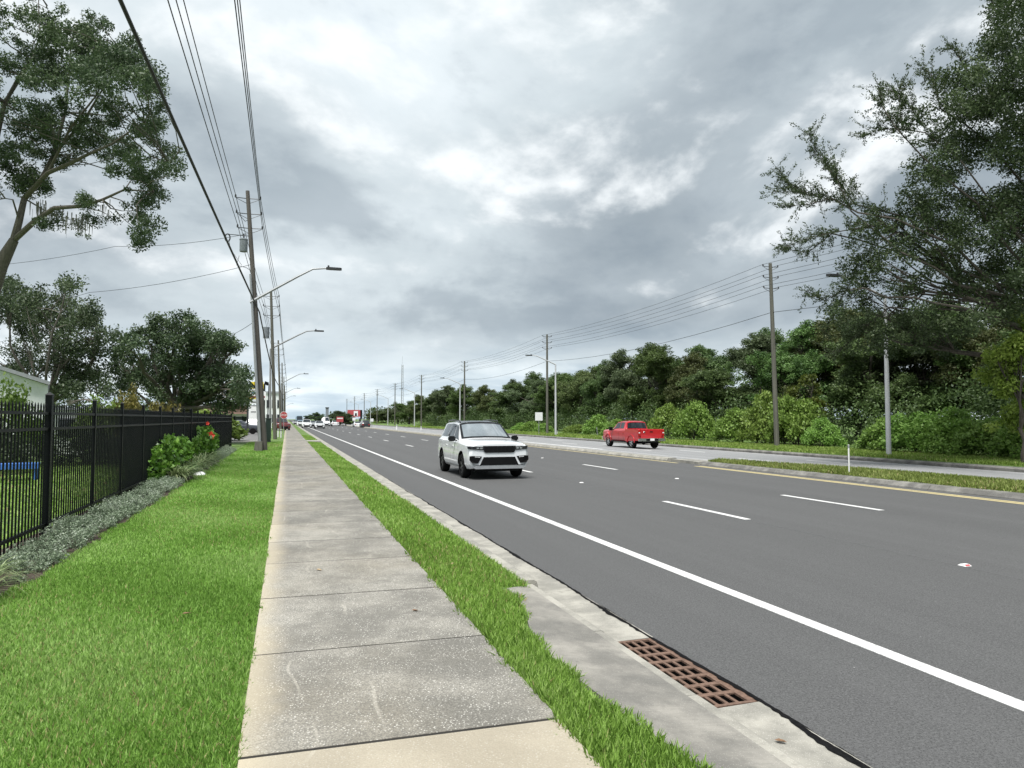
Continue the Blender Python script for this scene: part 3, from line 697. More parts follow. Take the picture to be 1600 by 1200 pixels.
# dense dark undergrowth inside the wood
rng = np.random.default_rng(77)
n = 1300; C = np.stack([rng.uniform(35.8, 58, n), 12 + 185 * rng.random(n) ** 1.35, rng.uniform(0.2, 5.0, n)], 1); C[:, 2] *= np.clip((C[:, 0] - 33.0) / 8, 0.5, 1)
V, v = clump_leaves(C, rng.uniform(0.9, 1.8, n), 170, 0.22, rng, v0=0.42)
tag(link('undergrowth', quads_mesh('undergrowth', V, 4, v), M['wood_leaf']), 'dark leafy undergrowth under the trees of the roadside wood', 'undergrowth', kind='stuff')
n = 260; C = np.stack([rng.uniform(38, 60, n), rng.uniform(190, 420, n), rng.uniform(0.5, 6.5, n)], 1)
V, v = clump_leaves(C, rng.uniform(1.5, 3.2, n), 30, 0.9, rng, v0=0.4)
tag(link('far_wood', quads_mesh('far_wood', V, 4, v), M['wood_leaf']), 'far end of the roadside wood reading as one dark mass', 'wood', kind='stuff')

# --- bushes along the far verge
def gen_bush(seed, Rw, H, nclump, nleaf, leaf, matn, name='foliage'):
    rng = np.random.default_rng(seed); a = rng.uniform(0, 2 * pi, nclump); q = rng.random(nclump) ** 0.5
    C = np.stack([np.cos(a) * q * Rw * 0.88, np.sin(a) * q * Rw * 0.7, H * (0.12 + 0.78 * (1 - q ** 2.2) * rng.uniform(0.45, 1.0, nclump)) + 0.1], 1)
    V, v = clump_leaves(C, Rw * rng.uniform(0.13, 0.26, nclump), nleaf, leaf, rng, 0.9, 0.5, aspect=0.6)
    me = quads_mesh(name, V, 4, v); me.materials.append(M[matn])
    mb = MB()
    for i in range(0, nclump, max(1, nclump // 14)): limb(mb, (rng.uniform(-.15, .15), rng.uniform(-.15, .15), -0.1), C[i], 0.03, 0.012, rng, 0.1, 4, 4)
    st = mb.mesh('stem'); st.materials.append(M['bark_dark']); return me, st
bushes = [gen_bush(300 + i, 2.2, 2.6, 75, 85, 0.19, 'bush_leaf') for i in range(3)]
def place_bush(name, meshes, loc, s, rz, label, group=None, cat='bush', leafm=None):
    t = tag(empty(name, loc, rz), label, cat, group); t.scale = s
    for nm, me in zip(('foliage', 'stem'), meshes):
        o = link(nm, me, None, t)
        if leafm and nm == 'foliage': o.material_slots[0].link = 'OBJECT'; o.material_slots[0].material = leafm
    return t
BL = [(1045, 633, 34.2, 1.0, 'bright green bush right behind the red pickup'), (1085, 622, 34.8, 1.1, 'tall bright green bush just right of the red pickup'),
      (1150, 640, 33.9, 1.0, 'low bright green bush left of the nearest right-hand utility pole'), (1195, 615, 34.8, 1.15, 'tall bright green bush directly behind the nearest right-hand utility pole'),
      (1243, 612, 35.0, 1.15, 'tallest bright green bush right of the nearest right-hand utility pole'), (1285, 655, 34.0, 0.75, 'small yellowish bush left of the white delineator post'),
      (1385, 655, 33.6, 0.85, 'low bush left of the nearest right-hand lamp post'), (1430, 638, 34.0, 1.05, 'bright bush just right of the nearest right-hand lamp post'),
      (1490, 640, 34.0, 1.05, 'bright bush between the nearest lamp post and the pale maple'), (1550, 655, 33.6, 1.0, 'bush under the left side of the pale maple'),
      (1610, 650, 33.6, 1.0, 'bush under the pale maple at the right frame edge'), (935, 649, 34.4, 1.1, 'bright green bush left of the red pickup cab'),
      (965, 656, 34.0, 0.9, 'low bush at the left of the red pickup bonnet'), (830, 657, 34.5, 1.0, 'bright bush behind the white square sign'), (815, 661, 35, 0.9, 'small bush left of the white square sign'),
      (850, 662, 35, 0.8, 'small bush between sign and lamp post in the distance'), (900, 662, 35, 0.9, 'low olive bush right of the second lamp post'), (760, 660, 36, 1.0, 'bush behind the roof of the white SUV'),
      (665, 664, 36, 1.2, 'far bush left of the white SUV'), (592, 664, 37, 1.5, 'pale far bush beside the black car')]
for i, (px, py, X, w, lb) in enumerate(BL):
    p = at_x(px, py, X); H = max(0.9, p.z + 0.1)
    place_bush('roadside_bush', bushes[i % 3], (X, p.y, -0.08), (w, w, H / 2.5), i * 1.3, lb, 'bushes along the far verge')
# tall pale maple at the right edge
mp = at_dist(1600, 700, 30.2); mp.z = -0.05
mcm, mtm = gen_tree(41, 6.9, 2.2, 0.8, 150, 110, 0.17, 0.09, 0.17, 0.85)
place_tree('maple_tree', (mcm, mtm), mp, (1.0, 1.0, 1.0), 0.6, 'pale yellow-green young tree at the right frame edge', None, 'tree', M['maple_leaf'])
# olive-yellow small tree inside the wood edge
cp = at_x(1262, 575, 36.5); oc, ot = gen_tree(43, 6.0, 2.0, 1.0, 45, 110, 0.22, 0.08, 0.22, 0.7)
olive = leafmat('olive_leaf', (0.05, 0.08, 0.012), (0.09, 0.13, 0.02), (0.15, 0.20, 0.035), 0.3)
place_tree('small_tree', (oc, ot), (36.6, cp.y, -0.05), (1, 1, (cp.z + 0.05) / 6.0), 0, 'yellow-olive small tree right of the tall bush by the nearest right-hand pole', None, 'tree', olive)

# --- hero oak at the right: trunk beyond the right frame edge, crown reaching over the far lanes
def px_poly_samples(poly, n, rng):
    xs = np.array([p[0] for p in poly]); ys_ = np.array([p[1] for p in poly]); out = []
    while len(out) < n:
        x, y = rng.uniform(xs.min(), xs.max()), rng.uniform(ys_.min(), ys_.max()); ins = False; j = len(poly) - 1
        for i in range(len(poly)):
            if (ys_[i] > y) != (ys_[j] > y) and x < (xs[j] - xs[i]) * (y - ys_[i]) / (ys_[j] - ys_[i]) + xs[i]: ins = not ins
            j = i
        if ins: out.append((x, y))
    return out
def right_oak():
    rng = np.random.default_rng(21)
    base = Vector((33.2, 20.5, -0.05)); DC = 32.0
    root = tag(empty('oak_tree', base), 'large dark live oak overhanging the far lanes from the right frame edge', 'tree')
    L = lambda p: np.array(p) - np.array(base)
    poly = [(1572, -30), (1545, 40), (1520, 95), (1478, 115), (1430, 160), (1400, 205), (1440, 240), (1390, 300), (1350, 330), (1330, 370), (1310, 430), (1300, 500),
            (1335, 540), (1400, 560), (1480, 545), (1560, 500), (1660, 470), (1800, 450), (1950, 420), (2050, 330), (2030, 100), (1900, -150), (1700, -260)]
    C, Rr = [], []
    vis = [(min(x, 1650), max(y, -60)) for x, y in poly]
    for x, y in px_poly_samples(vis, 700, rng) + [q for q in px_poly_samples(poly, 210, rng) if q[0] > 1650 or q[1] < -60]:
        inner = min(1.0, max(0.15, (x - 1330) / 300.0))
        if x < 1620 and rng.random() < 0.22: continue
        D = DC + rng.normal(0, 2.6) * (0.4 + 0.6 * inner)
        C.append(L(at_dist(x, y, D))); Rr.append(rng.uniform(0.35, 0.9) * (0.6 + 0.45 * inner))
    sprays = []     # outlying branches as the photo shows them: pixel polylines
    for line in ([(1500, 250), (1445, 207), (1400, 200), (1365, 205), (1352, 212)], [(1445, 200), (1420, 165), (1392, 140)], [(1400, 200), (1378, 165), (1372, 135)], [(1410, 205), (1405, 160), (1408, 130)], [(1470, 170), (1455, 115), (1440, 108)],
                 [(1520, 120), (1490, 78), (1478, 75)], [(1420, 340), (1340, 320), (1280, 308), (1235, 290), (1205, 262)], [(1335, 318), (1300, 270), (1275, 235), (1263, 208)], [(1300, 310), (1260, 320), (1220, 322)],
                 [(1380, 350), (1320, 360), (1270, 370), (1230, 385)], [(1300, 365), (1262, 395), (1225, 388)], [(1345, 400), (1330, 440), (1305, 480), (1290, 520)], [(1350, 450), (1315, 455), (1288, 470), (1262, 455)], [(1560, 30), (1552, 5), (1548, -20)],
                 [(1330, 330), (1310, 285), (1290, 255)], [(1270, 305), (1240, 300), (1212, 300)], [(1390, 480), (1340, 520), (1300, 560)]):
        D0 = DC + rng.normal(0, 1.2); pts = [Vector(L(at_dist(x, y, D0 + 0.5 * i))) for i, (x, y) in enumerate(line)]
        sprays.append(pts)
    V, v = clump_leaves(np.array(C), np.array(Rr), 215, 0.13, rng, 0.85, 0.45, aspect=0.52)
    wood = MB(); LP_, LD = [], []
    for pts in sprays:
        wood.tube(pts, [0.032 - 0.026 * i / (len(pts) - 1) for i in range(len(pts))], 5, caps=False)
        for a, b in zip(pts[:-1], pts[1:]):
            ax = (b - a).normalized()
            for q in range(max(3, int((b - a).length * 19))):
                p = a.lerp(b, rng.random()); d = (Vector(rng.normal(0, 1, 3)) * 0.30 + ax * 0.35 + Vector((0, 0, 0.10))) * rng.uniform(0.5, 1.5)
                wood.tube([p, p + d * 0.5, p + d], [0.007, 0.005, 0.002], 3, caps=False)
                for k in range(int(14 + 26 * d.length)):
                    u = rng.random() ** 0.8; LP_.append(np.array(p + d * (0.15 + 0.95 * u)) + rng.normal(0, 0.045, 3)); LD.append(np.array(d) / max(d.length, .01))
    LP_ = np.array(LP_); V2 = leaf_quads(LP_, np.full(len(LP_), 0.105), rng, 0.42, 0.3, 0.1, np.array(LD)); v2 = (0.45 + rng.normal(0, 0.2, len(LP_))).clip(0, 1)
    me = quads_mesh('crown', np.concatenate([V, V2]), 4, np.concatenate([v, v2])); link('crown', me, M['oak_leaf'], root)
    tp = limb(wood, (0, 0, -0.3), (-0.6, 0.4, 5.0), 0.55, 0.36, rng, 0.03, 6, 10)
    CC = np.array(C); fork = tp[-1]
    for i in range(9):
        tgt = CC[rng.integers(len(CC))]; q = limb(wood, fork, Vector(tgt), 0.17, 0.035, rng, 0.12, 7, 7)
        near = CC[np.argsort(np.linalg.norm(CC - tgt, axis=1))[:16]]
        for p in near: limb(wood, q[int(rng.integers(3, 7))], Vector(p), 0.05, 0.012, rng, 0.12, 4, 4)
    for pts in sprays[::2]: limb(wood, fork.lerp(pts[0], 0.35), pts[0], 0.075, 0.03, rng, 0.08, 6, 6)
    wood.build('trunk', M['bark_dark'], root, smooth=True)
right_oak()

# --- oak at the left, limbs showing through, hung with grey moss
def left_oak():
    rng = np.random.default_rng(31); DC = 22.0
    base = at_dist(-62, 700, DC); base.z = 0.2
    root = tag(empty('oak_tree', base), 'tall open-crowned oak with grey moss behind the fence at the left frame edge', 'tree')
    P = lambda x, y, dd=0.0: at_dist(x, y, DC + dd) - base
    blobs = [(110, 45, 36), (62, 42, 26), (150, 66, 36), (185, 92, 34), (38, 92, 34), (18, 28, 20), (100, 105, 38), (150, 128, 38), (212, 128, 32), (238, 148, 18), (70, 140, 36), (160, 178, 32), (228, 180, 26), (250, 205, 16),
             (108, 195, 34), (40, 215, 38), (15, 250, 38), (70, 252, 32), (190, 212, 34), (232, 236, 28), (268, 256, 18), (246, 268, 20), (128, 238, 24), (195, 262, 26), (214, 298, 28), (236, 320, 22), (200, 330, 22), (226, 358, 14), (218, 380, 10),
             (134, 352, 17), (76, 345, 17), (60, 285, 22), (130, 312, 11), (170, 105, 30), (205, 110, 26), (90, 70, 30), (130, 90, 30), (30, 275, 26), (60, 190, 26), (20, 180, 22), (222, 205, 20), (176, 240, 22),
             (-30, 60, 40), (-70, 120, 45), (-110, 180, 45), (-60, 220, 45), (-120, 80, 40), (-150, 250, 40), (-100, 290, 40), (-30, 140, 36), (-170, 160, 36), (-40, 290, 30), (-20, -30, 34), (60, -20, 22)]
    C, Rr, T = [], [], []
    for x, y, r in blobs:
        dd = rng.normal(0, 1.5); rr = r / FPX * DC
        for q in range(max(5, int((r / 6.2) ** 1.6))):
            a, s = rng.uniform(0, 2 * pi), sqrt(rng.random()) * r * 1.08
            C.append(P(x + cos(a) * s, y + sin(a) * s, dd + rng.normal(0, 0.7))); Rr.append(rng.uniform(0.10, 0.40))
        T.append((P(x, y, dd), rr))
    V, v = clump_leaves(np.array([tuple(c) for c in C]), np.array(Rr), 150, 0.085, rng, 0.8, 0.5, aspect=0.5)
    link('crown', quads_mesh('crown', V, 4, v), M['oak_leaf2'], root)
    w = MB()
    def path(pts, r0, r1, n=8):
        r0 *= 0.6; r1 *= 0.6
        q = [P(x, y, d) for x, y, d in pts]; w.tube(q, [r0 + (r1 - r0) * i / (len(q) - 1) for i in range(len(q))], n, caps=False); return q
    w.tube([(0, 0, -0.3), tuple(P(-50, 560)), tuple(P(-22, 480)), tuple(P(0, 415)), tuple(P(22, 375))], [0.36, 0.30, 0.25, 0.21, 0.13], 12, caps=False)
    segs = [path([(22, 375, 0), (30, 345, 0), (38, 310, .3), (62, 285, .5), (85, 240, .8), (102, 175, 1.0), (108, 110, 1.0), (112, 60, 1)], 0.2, 0.03),
            path([(22, 375, 0), (55, 345, -.3), (85, 325, -.5), (130, 322, -.6), (160, 312, -.6), (195, 296, -.6), (240, 300, -.6)], 0.15, 0.03),
            path([(38, 310, .3), (75, 270, -.2), (110, 255, -.4), (140, 240, -.6), (175, 225, -.6), (225, 190, -.6), (265, 255, -.6)], 0.13, 0.02),
            path([(0, 415, 0), (-30, 330, .2), (-12, 250, 0), (8, 160, 0), (30, 118, 0), (48, 92, 0)], 0.18, 0.03),
            path([(85, 240, .8), (130, 190, .5), (160, 140, .2), (205, 100, 0)], 0.09, 0.02), path([(75, 270, -.2), (110, 200, -.6), (150, 150, -1), (180, 90, -1)], 0.08, 0.02),
            path([(-30, 330, .2), (-70, 240, 0), (-110, 170, 0), (-120, 80, 0)], 0.16, 0.03), path([(8, 160, 0), (40, 110, .5), (62, 60, .8), (60, -10, .8)], 0.08, 0.02),
            path([(30, 345, 0), (20, 312, -.4), (8, 310, -.6), (-20, 315, -.8)], 0.05, 0.015)]
    allp = [p for s in segs for p in s]
    for c in C[::5]:
        k = min(allp, key=lambda p: (p - c).length + max(0, (p.z - c.z)) * 0.6); limb(w, k, c, 0.026, 0.006, rng, 0.1, 4, 4)
    w.build('trunk', M['bark'], root, smooth=True)
    mv, mvv = [], []
    for (x, y, k) in ((62, 318, 26), (72, 330, 20), (95, 330, 14), (105, 338, 12), (118, 345, 10), (132, 345, 14), (165, 320, 10), (60, 120, 10), (80, 200, 12)):
        for q in range(k):
            p = np.array(P(x + rng.normal(0, 7), y + rng.normal(0, 5), rng.normal(0, 0.3))); h = rng.uniform(0.15, 0.5); s = rng.normal(0, 1, 3); s[2] = 0; s = s / np.linalg.norm(s) * 0.02
            mv.append([p - s, p + s, p + s * 0.3 - [0, 0, h], p - s * 0.3 - [0, 0, h]]); mvv.append(rng.random())
    link('moss', quads_mesh('moss', np.array(mv), 4, np.array(mvv)), M['moss'], root)['kind'] = 'stuff'
left_oak()

# --- the trees behind the fence, farther back
def px_tree(name, seed, D, blobs, basepx, leaf, n_each, label, trunk_r, leafm, per=1.0, cr=(0.35, 0.8)):
    rng = np.random.default_rng(seed); base = at_dist(basepx, 670, D); base.z = 0.2
    root = tag(empty(name, base), label, 'tree'); P = lambda x, y, dd=0.0: at_dist(x, y, D + dd) - base
    C, Rr, B = [], [], []
    for x, y, r in blobs:
        dd = rng.normal(0, 0.05 * D); B.append(P(x, y, dd))
        for q in range(max(4, int(per * (r / 6.5) ** 1.6))):
            a, s = rng.uniform(0, 2 * pi), sqrt(rng.random()) * r * 0.9
            C.append(P(x + cos(a) * s, y + sin(a) * s, dd + rng.normal(0, 0.9))); Rr.append(rng.uniform(*cr))
    V, v = clump_leaves(np.array([tuple(c) for c in C]), np.array(Rr), n_each, leaf, rng, 0.8, 0.48, aspect=0.55)
    link('crown', quads_mesh('crown', V, 4, v), leafm, root)
    w = MB(); zt = min(b.z for b in B) * 0.9; tp = limb(w, (0, 0, -0.3), (0.2, 0, max(1.5, zt)), trunk_r, trunk_r * 0.8, rng, 0.04, 5, 8)
    for b in B:
        q = limb(w, tp[-1 - int(rng.integers(0, 2))], b, trunk_r * 0.42, trunk_r * 0.1, rng, 0.12, 6, 6)
        for c in sorted(C, key=lambda c: (c - b).length)[:6]: limb(w, q[int(rng.integers(3, 7))], c, trunk_r * 0.1, 0.012, rng, 0.1, 4, 4)
    w.build('trunk', M['bark'], root, smooth=True)
px_tree('oak_tree', 51, 42, [(20, 465, 28), (55, 470, 26), (95, 465, 24), (105, 445, 12), (130, 490, 26), (150, 500, 22), (165, 520, 16), (30, 510, 30), (75, 510, 30), (110, 530, 28), (150, 545, 18), (40, 550, 30), (85, 560, 28), (120, 575, 22), (60, 590, 28), (20, 590, 20),
                              (-30, 480, 40), (-50, 540, 40), (100, 600, 22), (145, 580, 16), (10, 445, 16)], 70, 0.16, 130, 'dark open oak behind the white building at the left', 0.26, M['oak_leaf2'], 1.6)
px_tree('oak_tree', 52, 46, [(285, 500, 16), (255, 515, 22), (300, 520, 22), (330, 530, 24), (352, 530, 14), (230, 530, 22), (200, 545, 22), (270, 545, 30), (310, 550, 30), (345, 560, 22), (190, 575, 18), (225, 570, 26), (260, 580, 30), (300, 585, 30), (340, 590, 24), (365, 600, 18),
                              (200, 600, 16), (376, 608, 13), (355, 625, 18), (374, 632, 11), (378, 585, 9), (368, 545, 10), (330, 620, 20), (290, 610, 22), (245, 605, 22), (362, 575, 12), (180, 550, 12)], 272, 0.17, 160, 'broad spreading dark oak behind the far end of the fence', 0.42, M['oak_leaf2'], 1.7)
px_tree('oak_tree', 53, 60, [(150, 600, 26), (180, 610, 22), (120, 625, 26), (215, 625, 22), (90, 640, 26), (170, 640, 22), (250, 640, 22), (130, 590, 16)], 160, 0.24, 90, 'hazy olive tree between the two dark oaks at the left', 0.25, M['oak_leaf2'], 1.0, (0.5, 1.0))
# garden shrubs showing above the fence
def shrub(px, py, D, w, label, leafm, seed, leaf=0.12):
    p = at_dist(px, py, D); H = p.z - 0.2; b = gen_bush(seed, 1.5, 2.0, 60, 70, leaf, 'bush_leaf')
    place_bush('garden_shrub', b, (p.x, p.y, 0.2), (w / 1.5, w / 1.5, H / 1.9), seed, label, None, 'shrub', leafm)
shrub(205, 600, 30, 1.3, 'rounded yellow-brown shrub behind the fence', M['croton'], 61)
shrub(165, 616, 29, 1.5, 'lime green low shrub behind the fence left of the yellow-brown one', M['bush_leaf'], 62)
shrub(258, 622, 34, 1.2, 'smaller yellow-brown shrub behind the fence under the spreading oak', M['croton'], 63)
shrub(8, 588, 24, 1.6, 'bright green tall shrub in front of the white building', M['bush_leaf'], 64)
shrub(-20, 640, 21, 1.6, 'dark hedge bush behind the fence at the left frame edge', M['oak_leaf2'], 65)
shrub(320, 640, 52, 3.0, 'pale green bushes seen beyond the fence under the oak', M['bush_leaf'], 66, 0.2)
shrub(140, 668, 26, 2.0, 'low dark shrub behind the fence between building and hibiscus', M['oak_leaf2'], 67)
shrub(215, 655, 33, 2.2, 'dark shrub behind the fence below the yellow-brown one', M['oak_leaf2'], 68)

# ------------------------------------------------------------------ fence
FX = -3.1
def px_to_Y(px, X):            # where the upright plane X = const is met by photo column px
    return at_x(px, 700, X).y
fence = tag(empty('fence', (FX, 8.4, 0.235)), 'black metal picket fence with pointed pickets along the planting bed', 'fence')
post_px = [75, 146, 189, 222.5, 249, 268.7, 286, 297, 308, 318.7, 327.8, 336, 344, 351, 361]
post_y = [8.45] + [px_to_Y(p, FX) for p in post_px]
fy0 = 8.4
m = MB(); h = 1.93; s = 0.027
m.box(-s, s, -s, s, -0.2, h); m.add([(-s - .006, -s - .006, h), (s + .006, -s - .006, h), (s + .006, s + .006, h), (-s - .006, s + .006, h), (0, 0, h + 0.03)], [(0, 3, 2, 1), (0, 1, 4), (1, 2, 4), (2, 3, 4), (3, 0, 4)])
post_me = m.mesh('post')
m = MB(); s = 0.040; h = 1.95
m.box(-s, s, -s, s, -0.2, h); m.add([(-s - .008, -s - .008, h), (s + .008, -s - .008, h), (s + .008, s + .008, h), (-s - .008, s + .008, h), (0, 0, h + 0.045)], [(0, 3, 2, 1), (0, 1, 4), (1, 2, 4), (2, 3, 4), (3, 0, 4)])
gpost_me = m.mesh('gate_post')
m = MB(); s = 0.0088; h = 1.80
m.box(-s, s, -s, s, 0.03, h); m.add([(-s, -s, h), (s, -s, h), (s, s, h), (-s, s, h), (0, 0, h + 0.05)], [(0, 1, 4), (1, 2, 4), (2, 3, 4), (3, 0, 4)])
picket_me = m.mesh('picket')
for i, py_ in enumerate(post_y): link('post', gpost_me if i in (1, 8) else post_me, M['fence'], fence, (0, py_ - fy0, 0))
for a, b in zip(post_y[:-1], post_y[1:]):
    for zz in (1.70, 1.49, 0.20):
        MB().box(-0.019, 0.019, a + 0.03 - fy0, b - 0.03 - fy0, zz - 0.019, zz + 0.019).build('rail', M['fence'], fence)
    n = max(2, int(round((b - a) / 0.112)))
    for k in range(1, n): link('picket', picket_me, M['fence'], fence, (0, a + (b - a) * k / n - fy0, 0))

# ------------------------------------------------------------------ planting bed along the fence
rng = np.random.default_rng(61)
Cs, Rs = [], []
for y in np.arange(7.9, 39, 0.13):
    dense = 1.0 if (8.6 < y < 19.5 or y > 31) else 0.12
    for q in range(4):
        if rng.random() < dense:
            hh = 0.22 + 0.05 * sin(y * 1.9) + 0.035 * sin(y * 4.1)
            x = rng.uniform(-2.98, -2.44); Cs.append((x, y + rng.uniform(-.1, .1), 0.24 + hh * rng.uniform(0.25, 0.95) * (1 - 0.55 * abs(x + 2.75) / 0.35))); Rs.append(rng.uniform(0.06, 0.13))
V, v = clump_leaves(np.array(Cs), np.array(Rs), 120, 0.030, rng, 0.9, 0.5, up=0.9, aspect=0.6)
tag(link('ground_cover', quads_mesh('ground_cover', V, 4, v), M['silver_leaf']), 'silvery grey-green ground cover shrubs along the foot of the fence', 'ground cover', kind='stuff')
def clump(x, y, h, n, label, seed, w=0.012):
    rng = np.random.default_rng(seed); root = tag(empty('liriope_clump', (x, y, 0.238)), label, 'plant', 'grassy clumps in the planting bed')
    a = rng.uniform(0, 2 * pi, n); th = rng.uniform(0.1, 0.75, n); L_ = h * rng.uniform(0.8, 1.5, n)
    hd = np.stack([np.cos(a), np.sin(a), np.zeros(n)], 1); sd = np.stack([-np.sin(a), np.cos(a), np.zeros(n)], 1); up = np.array([0, 0, 1.0]); Q = []
    p = hd * rng.uniform(0, 0.09, n)[:, None]; pv = p; vals = rng.random(n); VV = []
    for s in range(4):
        t2 = th + 0.5 * s; q = pv + (up * np.cos(t2)[:, None] + hd * np.sin(t2)[:, None]) * (L_ / 4)[:, None]
        w0, w1 = w * (1, 1, .85, .6)[s], w * (1, .85, .6, .08)[s]
        Q.append(np.stack([pv - sd * w0 / 2, pv + sd * w0 / 2, q + sd * w1 / 2, q - sd * w1 / 2], 1)); VV.append(vals); pv = q
    link('blades', quads_mesh('blades', np.concatenate(Q), 4, np.concatenate(VV)), M['liriope'], root)
clump(-2.62, 7.55, 0.42, 150, 'arching grassy clump at the left frame edge, nearest in the bed', 1)
clump(-2.75, 8.15, 0.38, 110, 'second grassy clump at the left frame edge beside the ground cover', 2)
for i, (x, y) in enumerate([(-2.70, 19.9), (-2.62, 20.7), (-2.78, 21.4), (-2.62, 22.8), (-2.75, 23.6), (-2.60, 24.4), (-2.76, 25.3), (-2.62, 26.2), (-2.72, 27.3), (-2.64, 28.4)]):
    clump(x, y, 0.62, 150, 'arching grassy clump in front of the hibiscus, %s counted from the camera' % ORD[i], 10 + i, 0.028)
def hibiscus(x, y, rx, ry, h, n, flowers, label, seed):
    rng = np.random.default_rng(seed); root = tag(empty('hibiscus_bush', (x, y, 0.24)), label, 'bush')
    a = rng.uniform(0, 2 * pi, n); q = np.sqrt(rng.random(n)); C = np.stack([np.cos(a) * q * rx, np.sin(a) * q * ry, rng.uniform(0.2, 1.0, n) * h * (1 - 0.35 * q ** 3)], 1)
    V, v = clump_leaves(C, np.full(n, 0.16), 24, 0.15, rng, 0.9, 0.55, up=0.4, aspect=0.68)
    link('foliage', quads_mesh('foliage', V, 4, v), M['hibiscus'], root); mb = MB()
    for i in range(0, n, 5): limb(mb, (rng.uniform(-.1, .1), rng.uniform(-.3, .3), -0.05), C[i], 0.014, 0.005, rng, 0.08, 3, 4)
    mb.build('stem', M['bark'], root)
    for fx, fy, fz, fr in flowers:
        f = MB(); c = Vector((fx, fy, fz)); d = Vector((0.5, -0.8, 0.25)).normalized(); u = d.orthogonal().normalized(); w = d.cross(u)
        for k in range(5):
            b = u * cos(k * 1.2566) + w * sin(k * 1.2566); t_ = d.cross(b)
            f.add([c, c + b * fr * .55 + t_ * fr * .42 + d * fr * .3, c + b * fr + d * fr * .25, c + b * fr * .55 - t_ * fr * .42 + d * fr * .3], [(0, 1, 2, 3)])
        f.tube([c, c + d * fr * 0.9], [fr * .07, fr * .05], 5); f.build('flower', M['petal'], root)
hibiscus(-3.12, px_to_Y(266, FX) - 0.2, 0.40, 3.3, 1.1, 190, [], 'leafy green hibiscus pushing through the fence without open flowers', 71)
hibiscus(-3.08, px_to_Y(316, FX) - 0.6, 0.42, 3.2, 1.3, 170, [(0.38, -0.7, 1.0, 0.17), (0.30, -1.0, 1.45, 0.08)], 'hibiscus with a red flower pushing through the fence farther along', 72)
# pale rock at the bed edge
bm = bmesh.new(); bmesh.ops.create_icosphere(bm, subdivisions=3, radius=0.16); rr = random.Random(2)
for vtx in bm.verts: vtx.co *= 1 + 0.12 * sin(vtx.co.x * 31) * cos(vtx.co.y * 27) + rr.uniform(-.03, .03); vtx.co.z *= 0.55; vtx.co.y *= 1.5
me = bpy.data.meshes.new('rock'); bm.to_mesh(me); bm.free(); rk = link('rock', me, M['white_plastic']); rk.location = (-2.36, 22.3, 0.25)
tag(rk, 'small white rock at the edge of the planting bed', 'rock')

# ------------------------------------------------------------------ yard behind the fence
bc = at_dist(75, 602, 31.0)      # right eave corner of the white building
def white_building():
    Y0 = bc.y; x1 = bc.x; ze = bc.z; xr = x1 - 7.0; zr = ze + 2.45; x0 = x1 - 14
    root = tag(empty('white_building', (x1, Y0, 0.2), R(15.5)), 'low white stucco building with gently sloped grey roof behind the fence', 'building')
    L = lambda x, z: (x - x1, z - 0.2)
    wl = MB().prism([L(x0, 0.2), L(x1, 0.2), L(x1, ze), L(xr, zr), L(x0, ze)], 0, 9, 'xz').build('wall', M['stucco'], root)
    for a, b in ((x1 + .35, xr), (x0 - .35, xr)):
        za = ze - .12
        if a > xr: a = x1 + .05; za = ze
        MB().prism([L(a, za), L(b, zr), L(b, zr + .16), L(a, za + .16)], -0.35, 9.4, 'xz').build('roof', M['roof_grey'], root)
    for wx in (-2.2, -5.2):
        f = MB(); f.box(wx - .55, wx + .55, -0.05, -0.003, 0.9, 2.1); w_ = f.build('window', M['white'], root)
        MB().box(wx - .46, wx + .46, -0.06, -0.051, 0.98, 2.02).build('pane', M['glass'], w_)
    b2 = MB().box(0.01, 1.35, .5, 5, 0, 2.05); b2.build('wing_wall', M['stucco'], root)
    MB().box(0.003, 1.45, .4, 5.2, 2.05, 2.15).build('wing_roof', M['roof_grey'], root)
    f = MB().box(0.4, 1.1, .45, .497, 0.8, 1.7).build('window', M['roof_grey'], root); MB().box(0.46, 1.04, .43, .449, 0.86, 1.64).build('pane', M['glass'], f)
white_building()
bt = ground_at(22, 752, 0.22)
t = tag(empty('play_table', (bt.x, bt.y, 0.22), 0.2), 'bright blue low plastic table on the grass behind the fence', 'table')
m = MB(); m.box(-.6, .55, -.3, .3, .42, .47); m.build('table_top', M['blue'], t)
for sx, sy in ((-.52, -.22), (.48, -.22), (-.52, .22), (.48, .22)): MB().tube([(sx, sy, 0), (sx * .96, sy * .96, .42)], [.035, .045], 8).build('leg', M['blue'], t)
MB().box(-.6, .55, -.302, -.29, .33, .42).build('apron_board', M['blue'], t)
gp = ground_at(92, 703, 0.22)
t = tag(empty('barbecue_grill', (gp.x, gp.y, 0.22), 0.3), 'dark barbecue-like cart standing before the white wall behind the fence', 'grill')
m = MB(); m.lathe([(0.02, .75), (.30, .80), (.34, .95), (.30, 1.10), (.16, 1.2), (.02, 1.22)], 14); m.build('bowl', M['black'], t, smooth=True)
for k in range(3): MB().tube([(.2 * cos(k * 2.1), .2 * sin(k * 2.1), .82), (.36 * cos(k * 2.1), .36 * sin(k * 2.1), 0)], .02, 6).build('leg', M['black'], t)
MB().box(.3, .75, -.2, .2, .9, .94).build('side_shelf', M['black'], t)

